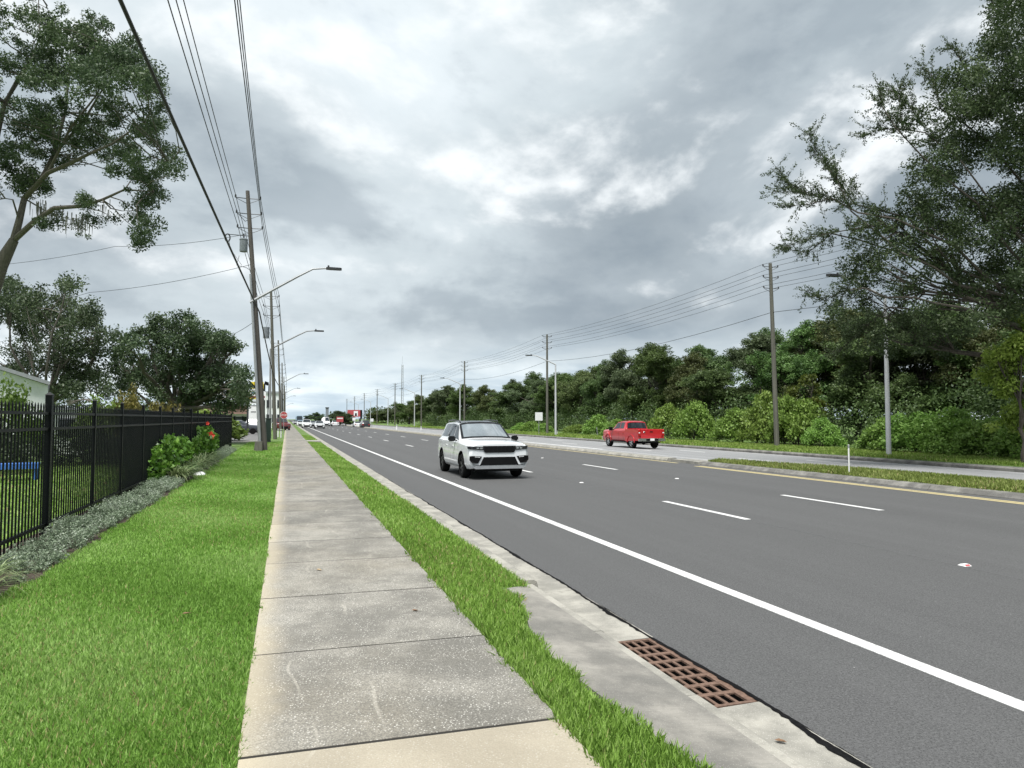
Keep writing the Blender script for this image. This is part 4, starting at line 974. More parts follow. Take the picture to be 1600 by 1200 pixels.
# ------------------------------------------------------------------ utility poles and lamps, left side
def bracket(mb, side, z, X=0.62):
    mb.tube([(0, 0, z), (side * X, 0, z + 0.02)], 0.022, 5); mb.tube([(0, 0, z - 0.28), (side * X * .9, 0, z - 0.02)], 0.014, 5)
def utility_pole(name, base, H, lean, label, group, mat, levels, r=0.15, det=True):
    t = tag(empty(name, base), label, 'utility pole', group)
    top = Vector((lean[0], lean[1], H)); lp = lambda z: top * (z / H)
    MB().tube([(-lean[0] * .03, 0, -0.4), tuple(top * 0.5), tuple(top)], [r * 1.12, r * .95, r * .72], 14).build('pole', mat, t, smooth=True)
    for z in levels:
        for sd in (-1, 1):
            m = MB(); bracket(m, sd, 0); o = m.build('bracket', M['steel_dark'], t, tuple(lp(z)))
            MB().lathe([(.025, -.02), (.06, .0), (.03, .035), (.058, .06), (.03, .095), (.05, .12), (.01, .14)], 8).build('insulator', M['steel_dark'], t, tuple(lp(z) + Vector((sd * .6, 0, 0.03))), smooth=True)
    return t, lp
PBASE = at_y(413.5, 703, 38.6); PBASE.z = 0.22
LV1 = (13.0, 12.2, 11.45)
p1, lp1 = utility_pole('utility_pole', PBASE, 13.4, (-1.05, 0), 'tall leaning wooden utility pole with transformer, nearest on the left', None, M['pole_wood'], LV1, 0.135)
tz = 10.55
m = MB(); m.lathe([(.02, -.36), (.185, -.345), (.195, -.3), (.195, .25), (.21, .26), (.21, .30), (.15, .345), (.02, .36)], 18); tr = m.build('transformer', M['trafo'], p1, tuple(lp1(tz) + Vector((-.36, -.05, 0))), smooth=True)
m = MB(); m.tube([(0, 0, .33), (0, 0, .6)], .03, 7); m.lathe([(.05, .40), (.03, .43), (.05, .46), (.03, .49)], 8); m.build('bushing', M['steel_dark'], tr)
m = MB(); m.tube([tuple(lp1(11.05)), tuple(lp1(11.05) + Vector((-1.15, 0, .02)))], .02, 5); m.build('cutout_arm', M['steel_dark'], p1)
m = MB(); m.tube([tuple(lp1(11.05) + Vector((-1.1 + .12 * sin(a), 0, .02 - .18 + .2 * cos(a)))) for a in np.linspace(0, 2 * pi, 11)], .035, 6, False); m.build('fuse_cutout', M['steel_dark'], p1)
m = MB(); m.tube([tuple(lp1(10.1) + Vector((-.6, 0, -.1))), tuple(lp1(9.7) + Vector((-.75, 0, -.2))), tuple(lp1(9.4) + Vector((-.3, 0, 0))), tuple(lp1(9.2))], .015, 4); m.tube([tuple(lp1(10.9) + Vector((-1.05, 0, -.1))), tuple(lp1(10.3) + Vector((-1.0, 0, 0))), tuple(lp1(9.6) + Vector((-.5, 0, -.1)))], .012, 4)
m.tube([tuple(lp1(12.2) + Vector((-.5, 0, -.05))), tuple(lp1(11.9) + Vector((-.2, 0, -.1))), tuple(lp1(11.95))], .02, 4); m.build('drop_lead', M['wire'], p1)
m = MB(); m.add(*(lambda q: ([tuple(PBASE * 0 + Vector(v)) for v in q], [(0, 3, 2, 1), (4, 5, 6, 7), (0, 1, 5, 4), (1, 2, 6, 5), (2, 3, 7, 6), (3, 0, 4, 7)]))(
    [(-.52, -.55, -.1), (-.1, -.55, -.1), (-.1, -.15, -.1), (-.52, -.15, -.1), (-.45, -.5, .5), (-.1, -.5, .5), (-.1, -.15, .5), (-.45, -.15, .5)])); m.build('ground_box', M['pole_wood2'], p1)
def street_lamp(base, H_arm, H_head, reach, side, label, group, lean=0.0, r=0.1, mat=None, rise0=None):
    mat = mat or M['alu_dull']; t = tag(empty('street_lamp', base), label, 'street lamp', group)
    top = H_arm if rise0 is None else rise0
    MB().tube([(0, 0, -0.2), (lean * .5, 0, top * .5), (lean, 0, top)], [r, r * .85, r * .62], 12).build('pole', mat, t, smooth=True)
    a = Vector((lean, 0, H_arm)); s = side
    pts = [a, a + Vector((s * reach * .3, 0, (H_head - H_arm) * .36)), a + Vector((s * reach * .62, 0, (H_head - H_arm) * .74)), a + Vector((s * reach * .82, 0, (H_head - H_arm) * .96)), a + Vector((s * reach, 0, (H_head - H_arm)))]
    MB().tube(pts, [.075, .068, .06, .05, .045], 8).build('arm', mat, t, smooth=True)
    h = MB(); e = pts[-1]; h.prism([(0, -.10), (.2, -.16), (.72, -.14), (.80, -.05), (.80, .05), (.72, .14), (.2, .16), (0, .10)], -.06, .05)
    hd = h.build('lamp_head', M['steel_dark'], t, tuple(e), (0, 0, 0 if s > 0 else pi)); MB().lathe([(.03, .05), (.05, .06), (.05, .15), (.02, .17)], 8, (.12, 0, 0)).build('photocell', M['steel_dark'], hd)
    return t
LB = Vector((PBASE.x - 0.19, PBASE.y - 0.22, 0.25))
street_lamp(LB, 7.55, 9.55, 3.75, 1, 'aluminium street lamp strapped to the nearest left utility pole, long arm', None, -0.64, 0.085, M["alu"], 9.0)
def lamp_at(px, py, label, Hh=9.3):
    d = pixdir(px, py); k = (Hh - EYE) / d.z; hp = d * k
    street_lamp(Vector((hp.x - 4.0 - .4, hp.y, 0.2)), 7.6, Hh, 3.6, 1, label, 'street lamps along the left side', -0.1, 0.1)
for px, py, lb in ((508, 521, 'second street lamp arm along the sidewalk on the left'), (483, 586, 'third street lamp arm along the sidewalk on the left'), (470, 608, 'fourth street lamp arm along the sidewalk on the left'),
                   (463, 619.5, 'fifth and small street lamp arm along the sidewalk on the left'), (459, 631, 'farthest small street lamp arm along the sidewalk on the left')): lamp_at(px, py, lb)
LP = [(PBASE, lp1)]
for i, (px, Y, H, ln) in enumerate([(430, 60, 11.9, -0.5), (438.5, 100, 12.2, -0.5), (441.5, 140, 12.2, -.3), (443.5, 185, 12.2, -.2), (444.6, 235, 12.2, -.2), (445.3, 290, 12.2, -.1)]):
    b = at_y(px, 680, Y); b.z = 0.2
    q, lq = utility_pole('utility_pole', b, H, (ln, 0), ['second wooden utility pole on the left, beyond the transformer pole', 'third wooden utility pole on the left behind the red stop sign', 'fourth utility pole on the left, slim with distance',
                         'fifth utility pole on the left, slim with distance', 'sixth utility pole on the left, tiny with distance', 'farthest utility pole on the left'][i], 'utility poles along the left side', M['pole_wood2'], (H - .4, H - 1.2, H - 1.95), 0.135)
    LP.append((b, lq))
    if i == 0:
        m = MB(); m.lathe([(.02, -.5), (.24, -.48), (.25, .4), (.02, .45)], 14); m.build('transformer', M['trafo'], q, tuple(lq(8.6) + Vector((-.45, 0, 0))), smooth=True)
# overhead conductors on the left: one object per wire, running through all the poles
def wire(name, pts, r, label, group, mat, sag=0.35, cat='cable', n=9):
    P = []
    for a, b in zip(pts[:-1], pts[1:]):
        for i in range(n): t_ = i / n; P.append(a.lerp(b, t_) - Vector((0, 0, 4 * sag * t_ * (1 - t_))))
    P.append(pts[-1]); m = MB(); m.tube(P, r, 5, False); o = m.build(name, mat, None); return tag(o, label, cat, group)
for j in range(3):
    for sd, nm in ((-1, 'left'), (1, 'right')):
        pts = [Vector((PBASE.x - 1.05 + sd * .62 + (0.25 if sd > 0 else -0.3), -6.0, 0.22 + LV1[j] + 0.15))]
        for (b, lq), H in zip(LP, (13.4, 11.9, 12.2, 12.2, 12.2, 12.2, 12.2)):
            z = LV1[j] if H == 13.4 else H - (.4, 1.2, 1.95)[j]; pts.append(Vector(b) + lq(z) + Vector((sd * .6, 0, .14)))
        wire('power_line', pts, 0.016, 'thin %s overhead wire on the %s side of the left poles' % (['uppermost', 'middle', 'lowest'][j], nm), 'overhead wires along the left poles', M['wire'], 0.25)
c0 = at_dist(190, 0, 10.9); c1 = Vector(PBASE) + lp1(7.1) + Vector((0.2, -.1, 0))
cdir = (c0 - c1); c00 = c1 + cdir * 1.55 + Vector((0, 0, 0.1))
wire('telephone_cable', [c00, c1, Vector(LP[1][0]) + LP[1][1](5.2), Vector(LP[2][0]) + LP[2][1](6), Vector(LP[3][0]) + LP[3][1](6), Vector(LP[4][0]) + LP[4][1](6)], 0.036, 'thick black telephone cable running down from the top left', None, M['cable'], 0.12)
wire('service_wire', [Vector(PBASE) + lp1(9.6), at_dist(140, 457, 40), at_dist(-60, 495, 42)], 0.012, 'thin service wire from the transformer towards the left trees', None, M['wire'], 0.2)
wire('service_wire', [Vector(PBASE) + lp1(11.2), at_dist(180, 385, 40), at_dist(-60, 418, 42)], 0.012, 'upper thin service wire running left from the nearest pole', None, M['wire'], 0.2)
wire('service_wire', [Vector(PBASE) + lp1(6.7), at_dist(350, 528, 48), at_dist(250, 555, 60)], 0.014, 'short drop wire running left into the spreading oak', None, M['wire'], 0.1)

# ------------------------------------------------------------------ utility poles and lamps, right side
RB = []; RH = []
for i in range(9):
    Y = 41.0 + 43.6 * i; X = 32.0 - (0.4 if i else 0) - 0.12 * i
    b = Vector((X, Y, -0.1)); H = 12.7
    lb = ['wooden utility pole nearest on the right, tall before the bushes', 'second wooden utility pole on the right beside the square sign', 'third utility pole on the right behind the white SUV', 'fourth utility pole on the right, left of the SUV roof',
          'fifth utility pole on the right far along the wood', 'sixth utility pole on the right, far off', 'seventh utility pole on the right, far off', 'eighth utility pole on the right, tiny', 'farthest utility pole on the right'][i]
    q, lq = utility_pole('utility_pole', b, H, (-0.28 if i == 0 else 0.0, 0), lb, 'utility poles along the right side', M['pole_wood2'], (12.45, 11.7, 10.95), 0.155); RB.append((b, lq))
prev = Vector((32.3, -3.0, -0.1))
for j, z in enumerate((12.45, 11.7, 10.95)):
    for sd, nm in ((-1, 'road'), (1, 'wood')):
        pts = [prev + Vector((sd * .6, 0, z + .1))] + [b + lq(z) + Vector((sd * .6, 0, .14)) for b, lq in RB]
        wire('power_line', pts, 0.013, '%s overhead wire on the %s side of the right poles' % (['uppermost', 'middle', 'lowest'][j], nm), 'overhead wires along the right poles', M['wire'], 0.55)
wire('telephone_cable', [prev + Vector((0, 0, 9.0))] + [b + lq(9.3) for b, lq in RB], 0.018, 'single lower cable under the overhead wires of the right poles', None, M['wire'], 0.7)
for i in range(7):
    Y = 29.4 + 48.0 * i
    street_lamp(Vector((29.85, Y, -0.1)), 8.3, 9.3, 2.9, -1, ['white metal lamp post nearest on the right, half hidden by oak leaves', 'second lamp post on the right beside the second utility pole', 'third lamp post on the right behind the white SUV', 'fourth lamp post on the right left of the SUV',
                'fifth lamp post on the right, far along the wood', 'sixth lamp post on the right, far off', 'farthest lamp post on the right'][i], 'lamp posts along the right side', 0.0, 0.13, M['alu_pale'])

# ------------------------------------------------------------------ signs, posts and small street furniture
def post_sign(name, base, Hc, w, h, label, face, cat='sign', group=None, rz=0.0, post=0.03, backm=None):
    t = tag(empty(name, base, rz), label, cat, group)
    MB().box(-post, post, -post * .6, post * .6, -0.2, Hc + h * .45).build('post', M['alu_dull'], t)
    MB().box(-w / 2, w / 2, -post * .6 - .02, -post * .6 - .002, Hc - h / 2, Hc + h / 2).build('panel', face, t); return t
b = ground_at(841, 679, -0.08)
post_sign('road_sign', (29.2, 81.4, -0.1), 2.25, 0.95, 1.0, 'white square sign on a thin post beside the second right-hand pole', M['white'])
t = tag(empty('delineator_post', (16.7, 18.0, 0.16)), 'slim white delineator post standing in the median grass', 'post'); MB().tube([(0, 0, -.2), (0, 0, .9)], .022, 8).build('tube', M['white_plastic'], t); MB().lathe([(.024, .80), (.026, .80), (.026, .88), (.024, .88)], 10).build('band', M['alu'], t)
def marker(px, py, h, r, label, m_=None, z=-0.1, lean=0.0):
    p = ground_at(px, py, z); t = tag(empty('marker_post', p), label, 'post'); MB().tube([(0, 0, -.15), (lean * h, 0, h)], r, 8).build('tube', m_ or M['white_plastic'], t, smooth=True)
    MB().lathe([(r * 1.08, h * .78), (r * 1.12, h * .8), (r * 1.12, h * .9), (r * 1.08, h * .92)], 10, (lean * h * .85, 0, 0)).build('band', M['alu_dull'], t)
marker(934, 682, 1.05, 0.045, 'leaning pale marker post left of the red pickup', M['alu_dull'], -.1, -0.12); marker(870.5, 680.5, .55, .06, 'short white marker post right of the second right-hand lamp post')
marker(620, 671.5, .9, .12, 'short white marker post far along the right verge'); marker(658, 671.5, .6, .1, 'small white marker post left of the SUV on the right verge')
for i, (px, py, lb) in enumerate([(430, 686, 'white marker post at the foot of the second left pole'), (434.5, 683, 'middle white marker post beyond the second left pole'), (439, 684, 'slim white marker post nearest the sidewalk beyond the second left pole')]):
    marker(px, py, 0.75, 0.06, lb, M['white_plastic'], 0.22)
# stop sign
sb = at_y(443, 676, 78); t = tag(empty('stop_sign', (sb.x, 78, 0.2)), 'red octagonal stop sign beside the sidewalk in the distance', 'sign')
MB().box(-.03, .03, -.02, .02, -.1, 2.2).build('post', M['alu_dull'], t)
oct_ = lambda r: [(r * cos(pi / 8 + k * pi / 4), r * sin(pi / 8 + k * pi / 4) + 2.05) for k in range(8)]
MB().prism(oct_(.40), -.045, -.025, 'xz').build('rim', M['white'], t); MB().prism(oct_(.365), -.052, -.046, 'xz').build('panel', M['red_sign'], t)
def text(s, size, loc, rot, mat, parent, name='lettering', ext=0.003, bold=0.0):
    cu = bpy.data.curves.new(name, 'FONT'); cu.body = s; cu.size = size; cu.align_x = 'CENTER'; cu.align_y = 'CENTER'; cu.extrude = ext; cu.offset = bold
    ob = bpy.data.objects.new(name, cu); col.objects.link(ob); dg = bpy.context.evaluated_depsgraph_get(); me = bpy.data.meshes.new_from_object(ob.evaluated_get(dg)); bpy.data.objects.remove(ob)
    me.name = name; me.materials.clear(); return link(name, me, mat, parent, loc, rot)
text('STOP', .27, (0, -.056, 2.05), (R(90), 0, 0), M['white'], t)
# wrong-way sign pair on the median farther on
wb = ground_at(531, 667.5, 0.0)
t = tag(empty('warning_sign', (wb.x, wb.y, 0)), 'red and white sign on two posts on the distant median', 'sign')
for sx in (-.45, .45): MB().box(sx - .05, sx + .05, -.03, .03, -.1, 1.9).build('post', M['alu_dull'], t)
MB().box(-.75, .75, -.06, -.035, 1.15, 2.35).build('panel', M['red_sign'], t); MB().box(-.62, .62, -.066, -.061, 1.85, 2.1).build('stripe', M['white'], t)
post_sign('road_sign', ground_at(553, 666.5, -0.1), 1.9, .75, .75, 'small white sign on the distant far verge', M['white'], post=.06)
post_sign('road_sign', ground_at(581, 668.5, -0.1), 1.7, .65, .65, 'round-looking white sign beside the distant black car', M['white'], post=.06)
# dark green cabinet, bin-like, between the first two left poles
cb = at_y(419, 688, 52.0)
t = tag(empty('utility_cabinet', (cb.x, 52.0, 0.23)), 'tall narrow dark green cabinet between the first two left poles', 'cabinet')
MB().box(-.17, .17, -.17, .17, -.05, 1.62).build('body', M['green_box'], t); MB().box(-.19, .19, -.19, .19, 1.62, 1.68).build('lid', M['green_box'], t); MB().box(-.15, .15, -.182, -.172, .2, 1.5).build('door', M['green_box'], t)
m = MB(); n = 18
m.add([(0.62 * (1 + .25 * sin(3 * a)) * cos(a), 3.2 * sin(a) * (1 + .15 * cos(5 * a)), 0) for a in np.linspace(0, 2 * pi, n, endpoint=False)], [tuple(range(n))])
o = m.build('bare_soil', plain('sandy_soil', (0.27, 0.21, 0.15), .95, var=.3, sc=20)); o.location = (PBASE.x + .25, 46.0, 0.244); tag(o, kind='structure')
m = MB().prism([(-6.5, 50.5), (-2.4, 52.5), (-1.6, 56), (-6.0, 56)], 0.22, 0.268); tag(m.build('driveway_apron', M['kerb']), kind='structure')
# floodlight on its own post by the shop sign
fb = at_y(417.5, 672, 84); t = tag(empty('floodlight', (fb.x, 84, .2)), 'black floodlight on a slim post behind the nearest left pole', 'lamp'); hz = at_y(418, 600, 84).z
MB().tube([(0, 0, -.1), (.1, 0, hz - .2)], [.07, .05], 8).build('post', M['steel_dark'], t); m = MB(); m.obox((-.15, -.2, hz - .15), (.2, 0, -.08), (0, .22, 0), (.06, 0, .17)); m.build('lamp_head', M['black'], t)

# ------------------------------------------------------------------ roadside shop sign and shops, left background
SY = 74.0
def sp_(px, py): return at_y(px, py, SY)
ctr = sp_(398, 660); t = tag(empty('shop_sign', (ctr.x, SY, .22)), 'tall roadside shop sign with yellow top panel, white panels and colour lettering', 'shop sign')
def panel(px0, px1, py0, py1, name, mat, y=-.1, th=.12, parent=None):
    a, b_ = sp_(px0, py1), sp_(px1, py0); return MB().box(a.x - ctr.x, b_.x - ctr.x, y, y + th, a.z - .22, b_.z - .22).build(name, mat, parent or t)
for px in (386.5, 412): a = sp_(px, 672); MB().box(a.x - ctr.x - .09, a.x - ctr.x + .09, 0.05, .2, -.2, sp_(px, 600).z - .22).build('post', M['steel_dark'], t)
panel(391, 412, 597, 607.5, 'yellow_panel', M['yellow_sign']); nz = sp_(395, 602)
text('N', .92, (nz.x - ctr.x, -.13, nz.z - .24), (R(90), 0, 0), M['black'], t, bold=0.045)
a, b_ = sp_(383, 625), sp_(416, 612); cx0, cx1, cz0, cz1 = a.x - ctr.x, b_.x - ctr.x, a.z - .22, b_.z - .22
arc = [(cx0, cz0 + .1), (cx0 + .1, cz0), (cx1 - .1, cz0), (cx1, cz0 + .1), (cx1, cz1 - .1), (cx1 - .1, cz1)] + [((cx0 + cx1) / 2 + .75 * cos(q), cz1 + .26 * sin(q)) for q in np.linspace(0.15, pi - .15, 9)] + [(cx0 + .1, cz1), (cx0, cz1 - .1)]
pl = MB().prism(arc, -.16, -.02, 'xz').build('cloud_panel', M['white'], t)
panel(385, 414, 619, 621.5, 'letter_band', plain('sign_maroon', (.28, .05, .04), .5), -.172, .01); panel(390, 412, 622, 623.5, 'letter_band', M['yellow_sign'], -.172, .01); panel(394, 401, 612, 615, 'emblem', M['blue'], -.172, .01)
panel(391, 412, 626, 631, 'white_panel', M['white']); panel(393, 402, 628, 629, 'letter_band', M['steel_dark'], -.112, .01)
panel(388.5, 412, 635, 655, 'white_panel', M['white']); panel(392, 400, 643, 644.2, 'letter_band', M['steel_dark'], -.112, .01)
panel(330, 386, 615, 617.5, 'side_board', M['white']); panel(340, 372, 622, 624, 'side_board', M['white'])
wbx = at_y(300, 660, 98); ebx = at_y(403, 660, 98)
t = tag(empty('shop_building', (wbx.x, 98, .2)), 'long low shop building with pinkish band and white wall beyond the parking lot', 'building')
Lb = ebx.x - wbx.x
MB().box(0, Lb, 0, 10, 0, 2.3).build('wall', M['stucco'], t); MB().box(-.3, Lb + .3, -1.2, 10.2, 2.3, 3.3).build('fascia', M['brick_pink'], t); MB().box(-.5, Lb + .5, -1.5, 10.4, 3.3, 3.45).build('roof', M['roof_grey'], t)
for k in range(6):
    x = 1 + k * (Lb - 2) / 6; f = MB().box(x, x + 1.2, -.06, -.003, .6, 2.03).build('window', M['white'], t); MB().box(x + .08, x + 1.12, -.075, -.061, .68, 1.95).build('pane', M['glass'], f)
t = tag(empty('shop_building', (at_y(412, 655, 135).x, 135, .2)), 'pale grey two-storey block seen between the first two left poles', 'building'); wx = at_y(437, 655, 135).x - at_y(412, 655, 135).x
MB().box(0, wx, 0, 12, 0, 6.2).build('wall', M['stucco'], t); MB().box(-.2, wx + .2, -.2, 12.2, 6.2, 6.6).build('roof', M['roof_grey'], t)
for k in range(3):
    for zz in (1.0, 3.6): f = MB().box(.4 + k * wx / 3, .4 + k * wx / 3 + wx / 4.5, -.05, -.003, zz, zz + 1.5).build('window', M['roof_grey'], t); MB().box(.5 + k * wx / 3, .3 + k * wx / 3 + wx / 4.5, -.07, -.051, zz + .1, zz + 1.4).build('pane', M['glass'], f)

# ------------------------------------------------------------------ far background
def billboard():
    Y = 250.0; a, b_ = at_y(543, 651, Y), at_y(563, 640.5, Y); c = at_y(566, 640.5, Y)
    t = tag(empty('billboard', ((a.x + b_.x) / 2, Y, 0)), 'red and white billboard with black end panel above the distant tree', 'billboard'); m0 = (a.x + b_.x) / 2
    MB().box(a.x - m0, b_.x - m0, 0, .5, a.z, b_.z).build('panel', M['red_sign'], t)
    MB().box(b_.x - m0 - 2.2, b_.x - m0 - .8, -.02, -.004, a.z + .3, b_.z - .4).build('white_figure', M['white'], t); MB().box(b_.x - m0 - 1.8, b_.x - m0 - 1.2, -.04, -.021, a.z + .3, a.z + 1.2).build('dark_figure', M['black'], t)
    MB().box(b_.x - m0 + .02, c.x - m0, 0, .5, a.z - .8, c.z).build('end_panel', M['black'], t)
    MB().box(b_.x - m0 - .4, b_.x - m0 + .3, .1, .4, -.2, a.z - .8).build('post', M['steel_dark'], t); MB().box(-.3 , .1, .1, .4, -.2, a.z - .002).build('post', M['steel_dark'], t)
billboard()
def far_tree(px, py, Y, w, label, k):
    p = at_y(px, py, Y); H = p.z; place_tree('median_tree', variants[k], (p.x, Y, -2.4 * H / 12), (w / 4.6, w / 4.6, (H * 1.18) / 12), k, label, None, 'tree', M['oak_leaf'])
far_tree(493, 643, 270, 4.6, 'small round dark tree above the distant cars', 0); far_tree(531, 639.5, 215, 5.2, 'rounded dark tree in front of the red billboard', 1); far_tree(540, 646, 205, 3.6, 'lower dark tree right of the tree before the billboard', 2)
far_tree(509, 653, 330, 5, 'faint far tree between two distant dark trees', 3)
ct = tag(empty('radio_tower', (at_y(628, 660, 330).x, 330, 0)), 'slender lattice radio tower above the far wood', 'tower'); hz = at_y(628.5, 570, 330).z
m = MB(); k3 = [(.7 * cos(a), .7 * sin(a)) for a in (0, 2.094, 4.189)]
for x, y in k3: m.tube([(x, y, 0), (x * .6, y * .6, hz)], .09, 4)
m.build('mast', M['alu_dull'], ct); m = MB()
for i in range(22):
    z0, z1 = hz * i / 22, hz * (i + 1) / 22
    for j in range(3): f0 = 1 - .4 * i / 22; A, B_ = k3[j], k3[(j + 1) % 3]; m.tube([(A[0] * f0, A[1] * f0, z0), (B_[0] * f0, B_[1] * f0, z1)], .05, 3)
m.build('lattice', M['alu_dull'], ct)
MB().tube([(0, 0, hz), (0, 0, hz + 4)], .05, 4).build('aerial', M['alu_dull'], ct)
sx = at_y(511, 655, 420); t = tag(empty('high_mast', (sx.x, 420, 0)), 'grey tall slab-like mast on the horizon', 'mast'); MB().box(-.8, .8, -.8, .8, 0, at_y(511, 638, 420).z).build('shaft', M['trafo'], t); MB().box(-1, 1, -1, 1, at_y(511, 638, 420).z, at_y(511, 638, 420).z + .6).build('cap', M['steel_dark'], t)
rng = np.random.default_rng(91)
n = 330; yy = rng.uniform(430, 900, n); C = np.stack([rng.uniform(-260, 330, n), yy, rng.uniform(.5, 6.5, n)], 1); C = C[(C[:, 0] < -14) | (C[:, 0] > 36)]
V, v = clump_leaves(C, rng.uniform(4, 9, len(C)), 40, 2.2, rng, .5, .45)
tag(link('horizon_trees', quads_mesh('horizon_trees', V, 4, v), M['wood_leaf']), 'dark band of far-off trees along the horizon', 'wood', kind='stuff')
n = 150; C = np.stack([-rng.uniform(8, 70, n), rng.uniform(150, 330, n), rng.uniform(.5, 4.5, n)], 1)
V, v = clump_leaves(C, rng.uniform(1.5, 3.5, n), 40, .9, rng, .7, .45)
tag(link('left_far_trees', quads_mesh('left_far_trees', V, 4, v), M['wood_leaf']), 'dark far-off trees behind the shops on the left', 'wood', kind='stuff')

# ------------------------------------------------------------------ vehicles (x forward, y left, z up)
class Loft:
    def __init__(s, keys):            # keys: [(x, [(y, z) * n])], x falling from nose to tail
        s.x = np.array([k[0] for k in keys][::-1]); s.P = np.array([k[1] for k in keys][::-1], dtype=float); s.n = s.P.shape[1]
    def at(s, x, t):                  # t in profile index units
        i = int(min(max(0, math.floor(t)), s.n - 2)); f = t - i
        y = [np.interp(x, s.x, s.P[:, j, 0]) for j in (i, i + 1)]; z = [np.interp(x, s.x, s.P[:, j, 1]) for j in (i, i + 1)]
        return np.array([x, y[0] + (y[1] - y[0]) * f, z[0] + (z[1] - z[0]) * f])
    def body(s, step=0.06):
        xs = sorted(set(list(s.x) + list(np.arange(s.x[0], s.x[-1], step)))); ring = []; v = []; f = []
        for x in xs:
            half = [s.at(x, t) for t in range(s.n)]
            loop = half + [p * np.array([1, -1, 1]) for p in half[-2::-1]]       # left bottom -> top -> right bottom
            ring.append(len(v)); v += [tuple(p) for p in loop]
        m = 2 * s.n - 1
        for a, b in zip(ring[:-1], ring[1:]):
            for k in range(m): k2 = (k + 1) % m; f.append((a + k, b + k, b + k2, a + k2))
        f.append(tuple(range(ring[0], ring[0] + m))); f.append(tuple(reversed(range(ring[-1], ring[-1] + m))))
        mb = MB(); mb.add(v, f); return mb
    def normal(s, x, t):
        e = 0.01; a = s.at(x + e, t) - s.at(x - e, t); b = s.at(x, min(t + .02, s.n - 1.0)) - s.at(x, max(t - .02, 0)); n = np.cross(a, b); n = n / max(1e-9, np.linalg.norm(n))
        if n[1] < 0 and abs(n[1]) > .3 or (abs(n[1]) <= .3 and n[2] < 0): n = -n
        return n
    def patch(s, xa, xb, ta, tb, off, nx=10, nt=5, side=1, thick=0.012):
        """panel lying off the surface; xa/xb may be functions of the fraction along t"""
        fa = xa if callable(xa) else (lambda q: xa); fb = xb if callable(xb) else (lambda q: xb); V = []
        for lay in (off, off - thick):
            for i in range(nx + 1):
                for j in range(nt + 1):
                    q = j / nt; t = ta + (tb - ta) * q; x = fa(q) + (fb(q) - fa(q)) * i / nx; p = s.at(x, t) + s.normal(x, t) * lay; V.append((p[0], p[1] * side, p[2]))
        N = (nx + 1) * (nt + 1); F = []
        for i in range(nx):
            for j in range(nt):
                a = i * (nt + 1) + j; F.append((a, a + 1, a + nt + 2, a + nt + 1)); F.append((a + N, a + nt + 1 + N, a + nt + 2 + N, a + 1 + N))
        bd = [i * (nt + 1) for i in range(nx + 1)] + [nx * (nt + 1) + j for j in range(1, nt + 1)] + [i * (nt + 1) + nt for i in range(nx - 1, -1, -1)] + [j for j in range(nt - 1, 0, -1)]
        for a, b in zip(bd, bd[1:] + bd[:1]): F.append((a, b, b + N, a + N))
        return MB().add(V, F)
    def cross(s, xa, xb, t0, off, nx=8, ny=14, thick=0.015):
        """windscreen-like panel from left profile index t0 over the top to the right"""
        T = [t0 + (s.n - 1 - t0) * k / (ny // 2) for k in range(ny // 2 + 1)]; V = []
        for lay in (off, off - thick):
            for i in range(nx + 1):
                x = xa + (xb - xa) * i / nx; row_ = []
                for t in T:
                    p = s.at(x, t); row_.append(p + s.normal(x, min(t, s.n - 1.02)) * np.array([1, 1, 1]) * lay)
                row_[-1] = row_[-1] * np.array([1, 0, 1])
                V += [tuple(p) for p in row_] + [(p[0], -p[1], p[2]) for p in row_[-2::-1]]
        m = 2 * len(T) - 1; N = (nx + 1) * m; F = []
        for i in range(nx):
            for j in range(m - 1): a = i * m + j; F.append((a, a + 1, a + m + 1, a + m)); F.append((a + N, a + m + N, a + m + 1 + N, a + 1 + N))
        bd = [i * m for i in range(nx + 1)] + [nx * m + j for j in range(1, m)] + [i * m + m - 1 for i in range(nx - 1, -1, -1)] + [j for j in range(m - 2, 0, -1)]
        for a, b in zip(bd, bd[1:] + bd[:1]): F.append((a, b, b + N, a + N))
        return MB().add(V, F)
def cut_arches(me, cuts, hw):
    tmp = bpy.data.objects.new('tmp', me); col.objects.link(tmp); cs = []
    for x, z, r in cuts:
        m = MB(); m.lathe([(0.001, -hw - .3), (r, -hw - .3), (r, -hw + .34), (0.001, -hw + .34)], 28, (x, 0, z), 'y'); c = link('cut', m.mesh('cut')); c2 = c.copy(); c2.data = c.data.copy(); c2.scale = (1, -1, 1); col.objects.link(c2)
        c2.data.flip_normals() if hasattr(c2.data, 'flip_normals') else None
        for q in (c, c2):
            md = tmp.modifiers.new('b', 'BOOLEAN'); md.operation = 'DIFFERENCE'; md.object = q; md.solver = 'EXACT'; cs.append(q)
    bpy.context.view_layer.update(); dg = bpy.context.evaluated_depsgraph_get(); out = bpy.data.meshes.new_from_object(tmp.evaluated_get(dg))
    for q in cs: bpy.data.objects.remove(q)
    bpy.data.objects.remove(tmp)
    out.materials.clear(); out.materials.append(None); out.materials.append(M['black'])
    for p in out.polygons:
        c = p.center; ins = any((c.x - x) ** 2 + (c.z - z) ** 2 < (r * 1.003) ** 2 for x, z, r in cuts) and abs(c.y) < hw + .2
        p.material_index = 1 if ins and abs(p.normal.y) < 0.5 or (ins and abs(c.y) < hw - .25) else 0
    out.shade_smooth()
    try: out.set_sharp_from_angle(angle=R(32))
    except Exception: pass
    return out
